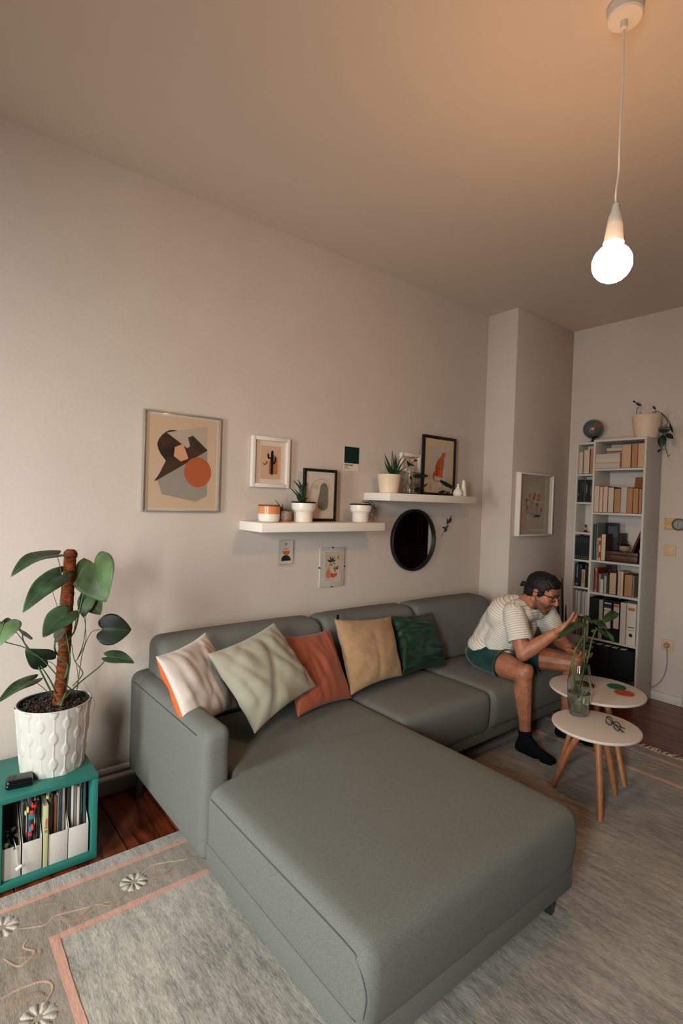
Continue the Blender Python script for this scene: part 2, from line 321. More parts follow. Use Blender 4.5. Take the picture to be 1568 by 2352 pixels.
D={"c1":[[0.799,-0.6,0.823],[1.119,-0.36,0.828],[1.223,-0.5,0.492],[0.882,-0.74,0.535]],"c2":[[1.028,-0.58,0.793],[1.446,-0.44,0.85],[1.559,-0.66,0.571],[1.166,-0.76,0.506]],"c3":[[1.492,-0.42,0.765],[1.844,-0.38,0.756],[1.837,-0.6,0.436],[1.454,-0.66,0.472]],"c4":[[1.86,-0.4,0.812],[2.337,-0.36,0.765],[2.251,-0.56,0.468],[1.83,-0.6,0.451]],"c5":[[2.351,-0.35,0.764],[2.749,-0.33,0.745],[2.719,-0.5,0.433],[2.255,-0.55,0.457]],"poster":{"grey_a":[[1.04,1.788],[1.261,1.843],[1.263,1.713],[1.203,1.675],[1.158,1.645],[1.102,1.719]],"grey_b":[[0.998,1.544],[1.158,1.645],[1.203,1.675],[1.263,1.713],[1.268,1.471],[1.204,1.438],[1.023,1.473]],"dome":[[1.097,1.803],[1.078,1.805],[1.057,1.802],[1.037,1.792],[1.017,1.774],[1.0,1.751],[0.993,1.726],[0.998,1.703],[1.012,1.677],[1.039,1.644],[1.08,1.671],[1.084,1.718],[1.122,1.736],[1.04,1.788]],"wing":[[1.039,1.644],[1.08,1.671],[1.118,1.646],[1.159,1.664],[1.132,1.729],[1.15,1.717],[1.166,1.728],[1.154,1.774],[1.181,1.786],[1.265,1.715],[1.203,1.675],[1.158,1.645],[0.995,1.542],[0.982,1.539],[1.006,1.574]],"pent":[[1.084,1.718],[1.123,1.735],[1.132,1.729],[1.159,1.664],[1.118,1.646],[1.081,1.671]],"circ":[[1.212,1.595],[1.287,1.599],[1.209,1.674]],"in":[[0.94,1.885],[1.327,1.884],[1.319,1.391],[0.935,1.395]],"pr":[[0.955,1.873],[1.316,1.872],[1.309,1.402],[0.949,1.408]]},"cactus":{"out":[[1.535,1.826],[1.79,1.819],[1.769,1.528],[1.526,1.534]],"in":[[1.566,1.808],[1.763,1.802],[1.752,1.545],[1.556,1.553]],"pr":[[1.604,1.775],[1.728,1.771],[1.716,1.581],[1.592,1.584]],"arch":[[1.648,1.612],[1.649,1.678],[1.664,1.712],[1.683,1.723],[1.7,1.712],[1.707,1.688],[1.707,1.615]],"body":[[1.659,1.613],[1.658,1.695],[1.645,1.697],[1.637,1.708],[1.636,1.727],[1.641,1.732],[1.647,1.722],[1.649,1.711],[1.658,1.709],[1.66,1.74],[1.667,1.749],[1.676,1.741],[1.679,1.683],[1.684,1.689],[1.686,1.709],[1.691,1.715],[1.695,1.706],[1.693,1.684],[1.685,1.67],[1.677,1.665],[1.676,1.611],[1.667,1.606]],"ball":[[1.632,1.677],[1.64,1.678],[1.631,1.685]],"moon":[[1.609,1.675],[1.618,1.668],[1.628,1.671],[1.633,1.677],[1.629,1.666],[1.618,1.661],[1.61,1.666]],"line":[[1.648,1.614],[1.708,1.616],[1.708,1.614],[1.648,1.611]]},"card":{"out":[[2.217,1.825],[2.342,1.827],[2.344,1.667],[2.219,1.665]],"sq":[[2.218,1.823],[2.341,1.826],[2.343,1.715],[2.219,1.714]],"t1":[[2.223,1.702],[2.283,1.696]]},"face":{"out":[[1.861,1.658],[2.11,1.659],[2.11,1.336],[1.946,1.337]],"in":[[1.892,1.638],[2.086,1.639],[2.086,1.356],[1.899,1.355]],"blob":[[2.012,1.578],[2.031,1.571],[2.045,1.545],[2.049,1.481],[2.048,1.428],[2.03,1.408],[2.004,1.405],[1.979,1.415],[1.968,1.438],[1.971,1.473],[1.982,1.525],[1.987,1.56]],"l1":[[1.919,1.546],[1.93,1.569],[1.958,1.588],[1.993,1.597],[2.023,1.594],[2.045,1.581],[2.054,1.558],[2.044,1.528],[2.022,1.509],[1.994,1.494],[1.976,1.479],[1.968,1.455],[1.974,1.438],[1.996,1.427],[2.022,1.43],[2.037,1.445],[2.035,1.46],[2.021,1.461],[2.01,1.449],[1.996,1.443]],"e1":[[1.93,1.551],[1.941,1.56],[1.957,1.562],[1.97,1.555],[1.966,1.545],[1.949,1.539],[1.934,1.542],[1.93,1.551]],"e2":[[1.996,1.555],[2.009,1.566],[2.028,1.564],[2.032,1.555],[2.017,1.549],[1.996,1.555]],"n":[[1.992,1.526],[1.988,1.511],[2.002,1.494],[1.999,1.488]]},"balance":{"out":[[1.728,1.232],[1.851,1.226],[1.849,1.065],[1.726,1.066]],"pr":[[1.737,1.22],[1.836,1.218],[1.836,1.077],[1.736,1.081]],"dot":[[1.786,1.197],[1.795,1.197],[1.786,1.206]],"b1":[[1.765,1.176],[1.808,1.177],[1.805,1.167],[1.796,1.159],[1.782,1.159],[1.77,1.165]],"b2":[[1.76,1.155],[1.814,1.157],[1.812,1.142],[1.8,1.132],[1.783,1.131],[1.766,1.14]],"b3":[[1.753,1.096],[1.755,1.112],[1.766,1.126],[1.785,1.131],[1.807,1.125],[1.82,1.109],[1.822,1.097]]},"plantprint":{"out":[[2.042,1.17],[2.251,1.16],[2.237,0.911],[2.04,0.914]],"pr":[[2.09,1.137],[2.213,1.131],[2.204,0.952],[2.084,0.954]],"vase":[[2.11,1.044],[2.117,1.043],[2.119,1.025],[2.131,1.007],[2.134,0.989],[2.123,0.973],[2.106,0.972],[2.094,0.985],[2.093,1.003],[2.102,1.021],[2.111,1.03]],"bowl":[[2.124,0.991],[2.137,1.004],[2.153,0.997],[2.182,1.0],[2.176,0.98],[2.154,0.971],[2.135,0.975]],"moon":[[2.195,1.115],[2.184,1.11],[2.18,1.101],[2.185,1.092],[2.196,1.087],[2.188,1.099]],"leaves":[[[2.138,1.074],[2.114,1.117],[2.126,1.102]],[[2.138,1.074],[2.141,1.114],[2.146,1.098]],[[2.138,1.074],[2.161,1.11],[2.154,1.092]],[[2.138,1.073],[2.095,1.094],[2.115,1.092]],[[2.136,1.07],[2.097,1.086],[2.115,1.076]],[[2.138,1.073],[2.174,1.088],[2.161,1.078]],[[2.135,1.065],[2.111,1.051],[2.127,1.059]],[[2.142,1.068],[2.166,1.057],[2.151,1.06]],[[2.139,1.062],[2.128,1.043],[2.137,1.053]],[[2.163,1.03],[2.155,1.049],[2.164,1.039]],[[2.163,1.03],[2.198,1.048],[2.181,1.038]],[[2.164,1.027],[2.145,1.038],[2.155,1.035]],[[2.164,1.027],[2.195,1.031],[2.177,1.029]],[[2.164,1.024],[2.144,1.024],[2.153,1.027]],[[2.161,1.002],[2.163,1.03],[2.165,1.03]]]},"cheetah":{"out":[[2.893,1.965],[3.262,1.974],[3.266,1.546],[2.897,1.542]],"in":[[2.936,1.938],[3.228,1.943],[3.235,1.561],[2.937,1.556]],"pr":[[2.98,1.879],[3.181,1.881],[3.186,1.633],[2.982,1.626]],"body":[[3.11,1.855],[3.122,1.852],[3.137,1.854],[3.148,1.858],[3.148,1.839],[3.14,1.82],[3.133,1.805],[3.134,1.765],[3.125,1.723],[3.121,1.682],[3.132,1.67],[3.097,1.666],[3.074,1.674],[3.057,1.67],[3.04,1.675],[3.031,1.671],[3.029,1.654],[3.041,1.643],[3.063,1.64],[3.107,1.646],[3.133,1.645],[3.14,1.639],[3.125,1.634],[3.063,1.634],[3.028,1.642],[3.012,1.662],[3.013,1.688],[3.027,1.707],[3.037,1.715],[3.038,1.752],[3.055,1.788],[3.084,1.813],[3.101,1.832]],"spots":[[3.097,1.814],[3.085,1.799],[3.096,1.8],[3.071,1.783],[3.086,1.782],[3.106,1.786],[3.063,1.766],[3.078,1.768],[3.066,1.756],[3.087,1.756],[3.053,1.742],[3.071,1.74],[3.05,1.725],[3.063,1.725],[3.049,1.711],[3.061,1.708],[3.047,1.695],[3.059,1.69],[3.057,1.677],[3.121,1.793],[3.122,1.772],[3.119,1.752],[3.115,1.728],[3.084,1.732]],"tail":[[3.093,1.646],[3.114,1.647],[3.113,1.634],[3.097,1.633]]},"smallframe":{"out":[[2.731,1.821],[2.933,1.828],[2.931,1.695],[2.729,1.695]],"in":[[2.779,1.805],[2.917,1.81],[2.911,1.711],[2.779,1.714]],"loop":[[2.84,1.792],[2.827,1.796],[2.812,1.792],[2.816,1.779],[2.841,1.758],[2.861,1.771],[2.873,1.788],[2.86,1.799],[2.842,1.792]],"leaf":[[2.865,1.782],[2.881,1.79],[2.903,1.785],[2.89,1.773],[2.871,1.771]]},"poppy":{"out":[[3.77,1.747],[4.26,1.731],[4.255,1.232],[3.753,1.227]],"outback":[[3.742,1.748],[3.744,1.223]],"in":[[3.822,1.733],[4.209,1.732],[4.207,1.242],[3.822,1.236]],"fl":[[3.936,1.563,0],[4.008,1.571,1],[4.074,1.562,1],[3.895,1.523,1],[3.903,1.463,1],[4.06,1.53,1],[3.966,1.508,0],[4.107,1.449,1],[4.038,1.488,2],[3.984,1.542,1]],"base":[[3.944,1.392],[4.14,1.382]]},"leaves":[[[0.482,-0.36,1.224],[0.317,-0.5,1.211],0.063,"up",1],[[0.499,-0.36,1.143],[0.353,-0.52,1.064],0.079,"cam",1],[[0.292,-0.5,0.995],[0.265,-0.56,0.941],0.11,"cam",2],[[0.363,-0.42,0.936],[0.301,-0.48,1.005],0.081,"up",0],[[0.519,-0.4,0.994],[0.423,-0.46,0.935],0.086,"cam",1],[[0.488,-0.36,0.888],[0.514,-0.38,0.926],0.041,"up",3],[[0.446,-0.42,0.82],[0.372,-0.46,0.874],0.076,"cam",0],[[0.404,-0.42,0.758],[0.282,-0.55,0.759],0.046,"cam",1],[[0.627,-0.32,1.174],[0.638,-0.42,1.033],0.158,"cam",2],[[0.61,-0.26,1.135],[0.606,-0.24,1.19],0.048,"cam",0],[[0.626,-0.28,1.073],[0.58,-0.26,1.081],0.04,"cam",0],[[0.618,-0.3,1.036],[0.587,-0.33,0.956],0.06,"cam",2],[[0.625,-0.28,1.027],[0.653,-0.33,0.959],0.076,"cam",2],[[0.689,-0.26,0.875],[0.795,-0.3,0.868],0.115,"cam",0],[[0.706,-0.28,0.759],[0.797,-0.34,0.745],0.045,"up",1]],"stems":[[[[0.482,-0.36,1.222],[0.497,-0.36,1.162],[0.503,-0.36,1.101],[0.498,-0.36,0.996],[0.519,-0.36,0.895],[0.536,-0.37,0.8],[0.527,-0.36,0.665]],0.0017],[[[0.463,-0.4,1.081],[0.489,-0.38,1.004],[0.519,-0.37,0.935]],0.0012],[[[0.293,-0.5,1.003],[0.291,-0.48,0.935],[0.37,-0.46,0.888],[0.436,-0.44,0.819],[0.493,-0.42,0.738],[0.547,-0.36,0.668]],0.0021],[[[0.363,-0.42,0.94],[0.365,-0.42,0.908],[0.392,-0.42,0.854],[0.424,-0.42,0.784],[0.486,-0.38,0.642]],0.0029],[[[0.331,-0.45,0.961],[0.368,-0.43,0.902],[0.392,-0.42,0.861]],0.0015],[[[0.421,-0.44,0.808],[0.454,-0.42,0.749],[0.489,-0.38,0.671]],0.0025],[[[0.446,-0.42,0.82],[0.474,-0.41,0.794],[0.49,-0.4,0.755]],0.0013],[[[0.403,-0.42,0.751],[0.447,-0.41,0.7],[0.474,-0.39,0.662]],0.0015],[[[0.477,-0.4,0.902],[0.473,-0.41,0.857],[0.492,-0.42,0.82],[0.517,-0.41,0.794],[0.523,-0.4,0.772],[0.518,-0.38,0.726]],0.0038],[[[0.514,-0.38,0.923],[0.524,-0.39,0.863],[0.53,-0.4,0.789],[0.518,-0.38,0.726]],0.0027],[[[0.604,-0.3,1.081],[0.584,-0.31,0.994],[0.563,-0.33,0.91],[0.536,-0.36,0.881],[0.495,-0.38,0.846]],0.0031],[[[0.594,-0.29,1.073],[0.576,-0.31,0.994],[0.554,-0.34,0.894]],0.0017],[[[0.62,-0.28,1.069],[0.624,-0.28,1.045],[0.607,-0.3,0.926],[0.608,-0.31,0.848],[0.576,-0.33,0.787],[0.56,-0.34,0.777]],0.0013],[[[0.597,-0.3,0.959],[0.605,-0.31,0.912],[0.595,-0.32,0.837],[0.57,-0.34,0.783]],0.0017],[[[0.689,-0.26,0.875],[0.641,-0.28,0.877],[0.614,-0.3,0.845],[0.593,-0.32,0.798],[0.581,-0.33,0.723],[0.57,-0.34,0.65]],0.0015],[[[0.706,-0.28,0.759],[0.672,-0.29,0.725],[0.585,-0.33,0.683],[0.523,-0.38,0.653],[0.489,-0.4,0.632]],0.0027],[[[0.548,-0.34,0.848],[0.558,-0.35,0.783],[0.587,-0.35,0.736],[0.584,-0.35,0.713],[0.551,-0.36,0.683]],0.0021],[[[0.57,-0.33,0.757],[0.578,-0.33,0.685],[0.566,-0.34,0.643]],0.0015],[[[0.621,-0.22,0.694],[0.635,-0.2,0.628],[0.68,-0.18,0.537],[0.68,-0.17,0.487]],0.0005],[[[0.525,-0.37,0.668],[0.499,-0.4,0.626]],0.005]],"aloe_low":[[[1.791,-0.15,1.458],[1.754,-0.15,1.496],[1.703,-0.15,1.537]],[[1.788,-0.15,1.458],[1.779,-0.15,1.529],[1.726,-0.15,1.579]],[[1.796,-0.15,1.459],[1.785,-0.15,1.54],[1.757,-0.15,1.585]],[[1.801,-0.15,1.459],[1.809,-0.15,1.514],[1.828,-0.15,1.569]],[[1.805,-0.15,1.459],[1.816,-0.15,1.509],[1.82,-0.15,1.542]],[[1.782,-0.15,1.458],[1.764,-0.15,1.474],[1.753,-0.15,1.488]],[[1.808,-0.15,1.459],[1.824,-0.15,1.473],[1.836,-0.15,1.487]],[[1.791,-0.15,1.458],[1.781,-0.15,1.486],[1.736,-0.15,1.53]],[[1.795,-0.15,1.459],[1.789,-0.15,1.513],[1.798,-0.15,1.574]]],"aloe_tiny":[[[1.667,-0.14,1.402],[1.648,-0.14,1.428],[1.615,-0.14,1.464]],[[1.671,-0.14,1.402],[1.667,-0.14,1.423],[1.664,-0.14,1.442]],[[1.674,-0.14,1.402],[1.686,-0.14,1.407],[1.697,-0.14,1.414]],[[1.667,-0.14,1.402],[1.654,-0.14,1.412],[1.643,-0.14,1.42]]],"aloe_up":[[[2.541,-0.13,1.659],[2.534,-0.13,1.737],[2.525,-0.13,1.819]],[[2.534,-0.13,1.659],[2.495,-0.13,1.724],[2.455,-0.13,1.789]],[[2.527,-0.13,1.658],[2.489,-0.13,1.692],[2.456,-0.13,1.746]],[[2.552,-0.13,1.66],[2.554,-0.13,1.733],[2.556,-0.13,1.799]],[[2.563,-0.13,1.66],[2.589,-0.13,1.736],[2.643,-0.13,1.807]],[[2.574,-0.13,1.661],[2.619,-0.13,1.732],[2.688,-0.13,1.795]],[[2.556,-0.13,1.66],[2.564,-0.13,1.718],[2.572,-0.13,1.782]],[[2.578,-0.13,1.661],[2.614,-0.13,1.69],[2.661,-0.13,1.713]],[[2.545,-0.13,1.659],[2.51,-0.13,1.704],[2.479,-0.13,1.749]]],"rhip":[[[2.292,-0.17,1.462],[2.316,-0.17,1.454],[2.342,-0.17,1.43],[2.357,-0.17,1.423]],[[2.283,-0.17,1.465],[2.307,-0.17,1.472],[2.332,-0.17,1.46],[2.354,-0.17,1.427]],[[2.239,-0.17,1.473],[2.259,-0.17,1.465],[2.292,-0.17,1.462]],[[2.304,-0.17,1.457],[2.31,-0.17,1.417],[2.311,-0.17,1.381],[2.308,-0.17,1.36]],[[2.311,-0.17,1.381],[2.287,-0.17,1.375],[2.274,-0.17,1.366]],[[2.311,-0.17,1.381],[2.332,-0.17,1.369],[2.341,-0.17,1.348]],[[2.311,-0.17,1.381],[2.308,-0.17,1.363],[2.281,-0.17,1.342],[2.257,-0.17,1.341]],[[2.311,-0.17,1.381],[2.317,-0.17,1.354]]],"pilea":[[[2.661,-0.17,1.575],[2.705,-0.17,1.609],[2.723,-0.17,1.642]],[[2.692,-0.17,1.571],[2.7,-0.17,1.561],[2.723,-0.17,1.557]],[[2.701,-0.17,1.545],[2.769,-0.17,1.575],[2.84,-0.17,1.605],[2.878,-0.17,1.573],[2.882,-0.17,1.541]],[[3.078,-0.17,1.547],[3.093,-0.17,1.588]],[[3.005,-0.17,1.545],[3.004,-0.17,1.623]],[[2.561,-0.17,1.644],[2.606,-0.17,1.62],[2.607,-0.17,1.667],[2.618,-0.17,1.689]],[[2.636,-0.17,1.617],[2.66,-0.17,1.586],[2.708,-0.17,1.545],[2.771,-0.17,1.537]]],"pilea_l":[[[2.718,-0.17,1.655],[2.849,-0.18,1.664],80],[[2.723,-0.17,1.557],[2.774,-0.18,1.575],90],[[2.804,-0.17,1.587],[2.832,-0.18,1.61],40],[[3.004,-0.17,1.626],[3.142,-0.18,1.575],75],[[3.049,-0.17,1.603],[3.133,-0.18,1.601],50],[[2.975,-0.17,1.549],[3.03,-0.18,1.565],60],[[2.653,-0.17,1.733],[2.698,-0.18,1.723],35],[[2.669,-0.17,1.645],[2.683,-0.18,1.613],40],[[2.654,-0.17,1.723],[2.619,-0.18,1.752],60],[[3.051,-0.17,1.552],[3.083,-0.18,1.556],30]],"twig":[[[3.194,-0.012,1.216],[3.229,-0.012,1.269],[3.271,-0.012,1.335],[3.309,-0.012,1.387]],[[[3.259,-0.015,1.323],[3.297,-0.02,1.378],14],[[3.268,-0.015,1.335],[3.288,-0.02,1.366],16],[[3.255,-0.015,1.317],[3.247,-0.02,1.359],14],[[3.251,-0.015,1.311],[3.275,-0.02,1.347],16],[[3.234,-0.015,1.281],[3.195,-0.02,1.294],16],[[3.229,-0.015,1.281],[3.271,-0.02,1.308],12],[[3.225,-0.015,1.269],[3.251,-0.02,1.281],18],[[3.217,-0.015,1.257],[3.247,-0.02,1.269],14],[[3.277,-0.015,1.344],[3.302,-0.02,1.36],12],[[3.264,-0.015,1.326],[3.298,-0.02,1.348],20]]],"topst":[[[4.3,-0.941,2.198],[4.3,-0.941,2.234],[4.3,-0.953,2.257]],[[4.3,-1.073,2.195],[4.3,-1.072,2.219]],[[4.3,-1.048,2.198],[4.3,-1.091,2.202],[4.3,-1.136,2.165],[4.3,-1.163,2.127],[4.3,-1.175,2.097]],[[4.3,-1.108,2.189],[4.3,-1.142,2.147],[4.3,-1.159,2.111],[4.3,-1.138,2.095]],[[4.3,-1.175,2.103],[4.3,-1.187,2.067],[4.3,-1.193,2.041]],[[4.3,-1.141,2.025],[4.3,-1.153,1.995],[4.3,-1.147,1.943],[4.3,-1.169,1.869]],[[4.3,-1.132,1.996],[4.3,-1.147,1.96]],[[4.3,-1.169,1.869],[4.3,-1.184,1.88]],[[4.3,-0.964,2.213],[4.3,-0.973,2.201]],[[4.3,-1.146,1.92],[4.3,-1.119,1.921],[4.3,-1.098,1.904]]],"topl":[[[4.3,-0.973,2.257],[4.28,-0.937,2.286],40],[[4.3,-0.929,2.29],[4.28,-0.917,2.298],24],[[4.3,-1.072,2.219],[4.28,-1.059,2.244],26],[[4.3,-1.177,2.063],[4.28,-1.101,2.067],110],[[4.3,-1.13,2.031],[4.28,-1.125,1.936],100],[[4.3,-1.146,2.036],[4.28,-1.204,1.995],65],[[4.3,-1.119,1.921],[4.28,-1.105,1.902],28],[[4.3,-1.17,2.104],[4.28,-1.2,2.038],30]],"cutst":[[[2.796,-1.36,0.868],[2.766,-1.36,0.817],[2.688,-1.36,0.754],[2.66,-1.36,0.696],[2.666,-1.36,0.626],[2.712,-1.36,0.514]],[[2.766,-1.36,0.872],[2.765,-1.36,0.775],[2.765,-1.36,0.725],[2.776,-1.36,0.648],[2.752,-1.36,0.589],[2.733,-1.36,0.505]],[[2.897,-1.36,0.83],[2.848,-1.36,0.772],[2.819,-1.36,0.704],[2.79,-1.36,0.633],[2.745,-1.36,0.57],[2.73,-1.36,0.493]]],"cutl":[[[2.8,-1.36,0.872],[2.396,-1.44,0.906],90],[[2.849,-1.36,0.86],[2.799,-1.34,0.906],70],[[2.848,-1.36,0.879],[3.063,-1.38,0.791],120],[[2.958,-1.36,0.857],[3.131,-1.38,0.908],95],[[2.978,-1.37,0.809],[2.981,-1.42,0.754],60],[[2.887,-1.36,0.836],[2.972,-1.4,0.772],70]],"snake":[[[3.961,-0.62,0.672],[4.02,-0.6,0.863],26],[[3.922,-0.62,0.639],[3.957,-0.6,0.781],18]]}
# ================================================================ the room
H = 3.028; X1 = 3.7016; BY = -.2774; X2 = 4.5643; XL = -1.3; YF = -4.7
# floor: boards running away from the long wall
fl = MB(); fl.box(XL - .1, 6.6, YF - .1, .1, -.06, -.024)
floor = struct('floor', fl, M('floor_underlay', (24, 14, 10), .9, .1))
gaps = [-1.3, -1.09, -.87, -.66, -.45, -.25, -.04, .15, .345, .56, .746, .955, 1.17, 1.39, 1.60, 1.81, 2.03, 2.24, 2.45, 2.67, 2.88, 3.09, 3.30, 3.47, 3.65, 3.86, 4.087, 4.378, 4.5643]
for i in range(len(gaps) - 1):
    MB().box(gaps[i] + .002, gaps[i + 1] - .002, YF, -.001 if gaps[i + 1] < 3.7 else (-.001 if gaps[i] < 3.6 else BY), -.024, 0, .0015, seg=1).build('plank', FLOORW, floor)
MB().box(4.5683, 6.5, YF, -.3, -.024, 0).build('hallway_boards', FLOORW, floor)
struct('ceiling', MB().box(XL - .1, 6.6, YF - .1, .1, H, H + .1), CEIL)
struct('wall_back', MB().box(XL - .1, X1 + .6, 0, .12, 0, H), WALL)
struct('wall_chimney', MB().box(X1, X2 + .05, BY, .0, 0, H, .006), WALL)
DY0, DY1, DZ = -1.345, -2.25, 2.12
wr = MB(); wr.box(X2, X2 + .12, DY0, BY - .002, 0, H); wr.box(X2, X2 + .12, YF, DY1, 0, H); wr.box(X2, X2 + .12, DY1, DY0, DZ, H)
struct('wall_right', wr, WALL)
struct('wall_front', MB().box(XL - .1, 6.6, YF - .1, YF, 0, H), M('low_bounce_dark', (70, 78, 76), .85, .2))  # unseen wall, darkened to cut the light bounced to the far end
WZ0, WZ1 = .30, 2.50; WINS = ((-3.4, -2.6), (-1.62, -.98))
wl = MB()
for a, b in ((YF - .1, -3.4), (-2.6, -1.62), (-.98, .1)): wl.box(XL - .14, XL, a, b, 0, H)
for a, b in WINS: wl.box(XL - .14, XL, a, b, 0, WZ0); wl.box(XL - .14, XL, a, b, WZ1, H)
struct('wall_left', wl, WALL)
for k, (a, b) in enumerate(WINS):
    mid = (a + b) / 2
    wn = struct('window_%d' % (k + 1), MB().box(XL - .12, XL - .06, a, a + .06, WZ0, WZ1, .004).box(XL - .12, XL - .06, b - .06, b, WZ0, WZ1, .004).box(XL - .12, XL - .06, a + .06, b - .06, WZ0, WZ0 + .06, .004).box(XL - .12, XL - .06, a + .06, b - .06, WZ1 - .06, WZ1, .004).box(XL - .115, XL - .065, mid - .03, mid + .03, WZ0 + .06, WZ1 - .06, .004), TRIM)
    for c, d in ((a + .06, mid - .03), (mid + .03, b - .06)):
        MB().box(XL - .095, XL - .09, c, d, WZ0 + .06, WZ1 - .06).build('pane', pane_mat('window_glass', .04), wn)
    MB().box(XL - .06, XL + .12, a - .05, b + .05, WZ0 - .03, WZ0, .006).build('window_sill', TRIM, wn)
# baseboards and door surround
BBM = M('baseboard_paint', (168, 160, 152), .5, .4)
struct('baseboard_back', MB().box(XL, X1, -.02, 0, 0, .075, .003), BBM)
struct('baseboard_chimney', MB().box(X1 - .018, X1, BY - .018, 0, 0, .075, .003).box(X1, X2, BY - .018, BY, 0, .075, .003), TRIM)
struct('baseboard_right', MB().box(X2 - .018, X2, -1.249, BY - .02, 0, .066, .003), TRIM)
struct('door_1', MB().box(X2 - .025, X2 + .14, DY0 - .0, -1.252, 0, DZ + .09, .004).box(X2 - .025, X2 + .14, DY1 - .09, DY1, 0, DZ + .09, .004).box(X2 - .025, X2 + .14, DY1, DY0, DZ, DZ + .09, .004), TRIM)
# hallway beyond the open door (seen only in the round mirror)
HW = M('hallway_paint', (96, 96, 86), .9, .1)
struct('wall_hallway', MB().box(6.5, 6.6, YF, .1, 0, H).box(X2 + .125, 6.6, -.3, .1, 0, H), HW)
cb = thing('display_cabinet', 'dark wooden cabinet with glazed doors seen reflected in the round mirror', 'cabinet', (6.0, -2.6, 0))
MB().box(5.75, 6.25, -3.15, -2.12, .06, .82, .005).build('carcass', DARKW, cb)
up = MB()
for a, b in ((-3.15, -3.11), (-2.16, -2.12)): up.box(5.83, 6.25, a, b, .82, 2.0, .003)
up.box(5.83, 6.25, -3.15, -2.12, 1.96, 2.0, .003).box(6.22, 6.25, -3.11, -2.16, .82, 1.96); up.box(5.86, 6.22, -3.11, -2.16, 1.3, 1.32)
up.build('upper_case', DARKW, cb)
for a, b in ((-3.14, -2.64), (-2.63, -2.13)):
    d = MB().box(5.81, 5.83, a, a + .05, .84, 1.96).box(5.81, 5.83, b - .05, b, .84, 1.96).box(5.81, 5.83, a + .05, b - .05, .84, .89).box(5.81, 5.83, a + .05, b - .05, 1.91, 1.96).build('door', DARKW, cb)
    MB().box(5.818, 5.822, a + .05, b - .05, .89, 1.91).build('pane', PANE, d)
    MB().box(5.735, 5.75, a + .03, b - .03, .12, .78, .003).build('door', DARKW, cb)
HB = ['pale grey book at the left', 'dark grey book second from left', 'brown book in the middle', 'light book second from right', 'dark book at the right']
for i in range(5):
    bb = MB().box(5.9, 6.15, -2.5 - i * .06, -2.45 - i * .06, 1.322, 1.55 + .02 * (i % 3), .002).build('book', M('hall_book_%d' % (i % 3), [(150, 150, 140), (60, 60, 54), (90, 60, 40)][i % 3], .7), None, origin=(6, -2.5 - i * .06, 1.322))
    tag(bb, HB[i] + ' of the row inside the hallway cabinet', 'book', 'books in the hallway cabinet')
area('hallway_fill', (5.4, -2.4, 2.95), (0, 0, 0), .3, .3, 9, (1, .8, .6))  # added fill so the cabinet shows in the mirror, no known fixture
# heating pipes along the long wall
for k, (z, y) in enumerate(((.131, -.036), (.098, -.05))):
    p = MB().tube([(XL, y, z), (1.0, y, z), (X1 - .02, y, z)], .0135, 12, cap=True).build('heating_pipe', TRIM, None, origin=(0.8, y, z))
    tag(p, ['upper white heating pipe along the foot of the long wall', 'lower white heating pipe just above the baseboard of the long wall'][k], 'pipe')

# ================================================================ rug
RUG0, RUG1, RY0, RY1, RZ = .06, 3.545, -3.2, -.502, .014
def rug_mat(nm='rug_wool', c1=(104, 99, 93), c2=(172, 164, 154), sp=(.38, .62)):
    m = bpy.data.materials.new(nm); m.use_nodes = True; nt = m.node_tree; N = nt.nodes; K = nt.links; b = N['Principled BSDF']
    b.inputs['Roughness'].default_value = .95; b.inputs['Specular IOR Level'].default_value = .1; b.inputs['Sheen Weight'].default_value = .25
    tc = N.new('ShaderNodeTexCoord')
    def nzn(st, s_, d=3, dist=0):
        mp = N.new('ShaderNodeMapping'); mp.inputs['Scale'].default_value = st; K.new(tc.outputs['Object'], mp.inputs[0])
        n = N.new('ShaderNodeTexNoise'); n.inputs['Scale'].default_value = s_; n.inputs['Detail'].default_value = d; n.inputs['Distortion'].default_value = dist; K.new(mp.outputs[0], n.inputs['Vector']); return n.outputs['Fac']
    fine = nzn((1, .16, 1), 330, 4, .2); mid = nzn((1, .22, 1), 48, 4, .3); big = nzn((1, .7, 1), 2.6, 2)
    def mth(op, a, b_): 
        n = N.new('ShaderNodeMath'); n.operation = op
        for i, x in enumerate((a, b_)):
            if isinstance(x, (int, float)): n.inputs[i].default_value = x
            else: K.new(x, n.inputs[i])
        return n.outputs[0]
    h = mth('ADD', mth('MULTIPLY', fine, .42), mth('ADD', mth('MULTIPLY', mid, .34), mth('MULTIPLY', big, .24)))
    rp = N.new('ShaderNodeValToRGB'); e = rp.color_ramp.elements
    e[0].position = sp[0]; e[0].color = lin(c1); e[1].position = sp[1]; e[1].color = lin(c2); K.new(h, rp.inputs[0])
    K.new(rp.outputs[0], b.inputs['Base Color'])
    bp = N.new('ShaderNodeBump'); bp.inputs['Strength'].default_value = .75; bp.inputs['Distance'].default_value = .004; K.new(h, bp.inputs['Height']); K.new(bp.outputs[0], b.inputs['Normal'])
    return m
RUGM = rug_mat()
rug = thing('rug', 'grey-beige wool rug with pink border lines and carved flowers under the sofa', 'rug', (1.8, -1.8, 0))
MB().box(RUG0, RUG1, RY0, RY1, .0005, RZ, .005).build('pile', RUGM, rug)
BRD = rug_mat('rug_border_wool', (98, 88, 78), (154, 141, 128), (.34, .62))
PINK = rug_mat('rug_pink_wool', (160, 112, 94), (202, 158, 140), (.3, .7))
CREAM = rug_mat('rug_cream_wool', (140, 131, 118), (186, 176, 163), (.3, .6))
BRN = rug_mat('rug_brown_wool', (112, 92, 76), (150, 128, 110), (.3, .65))
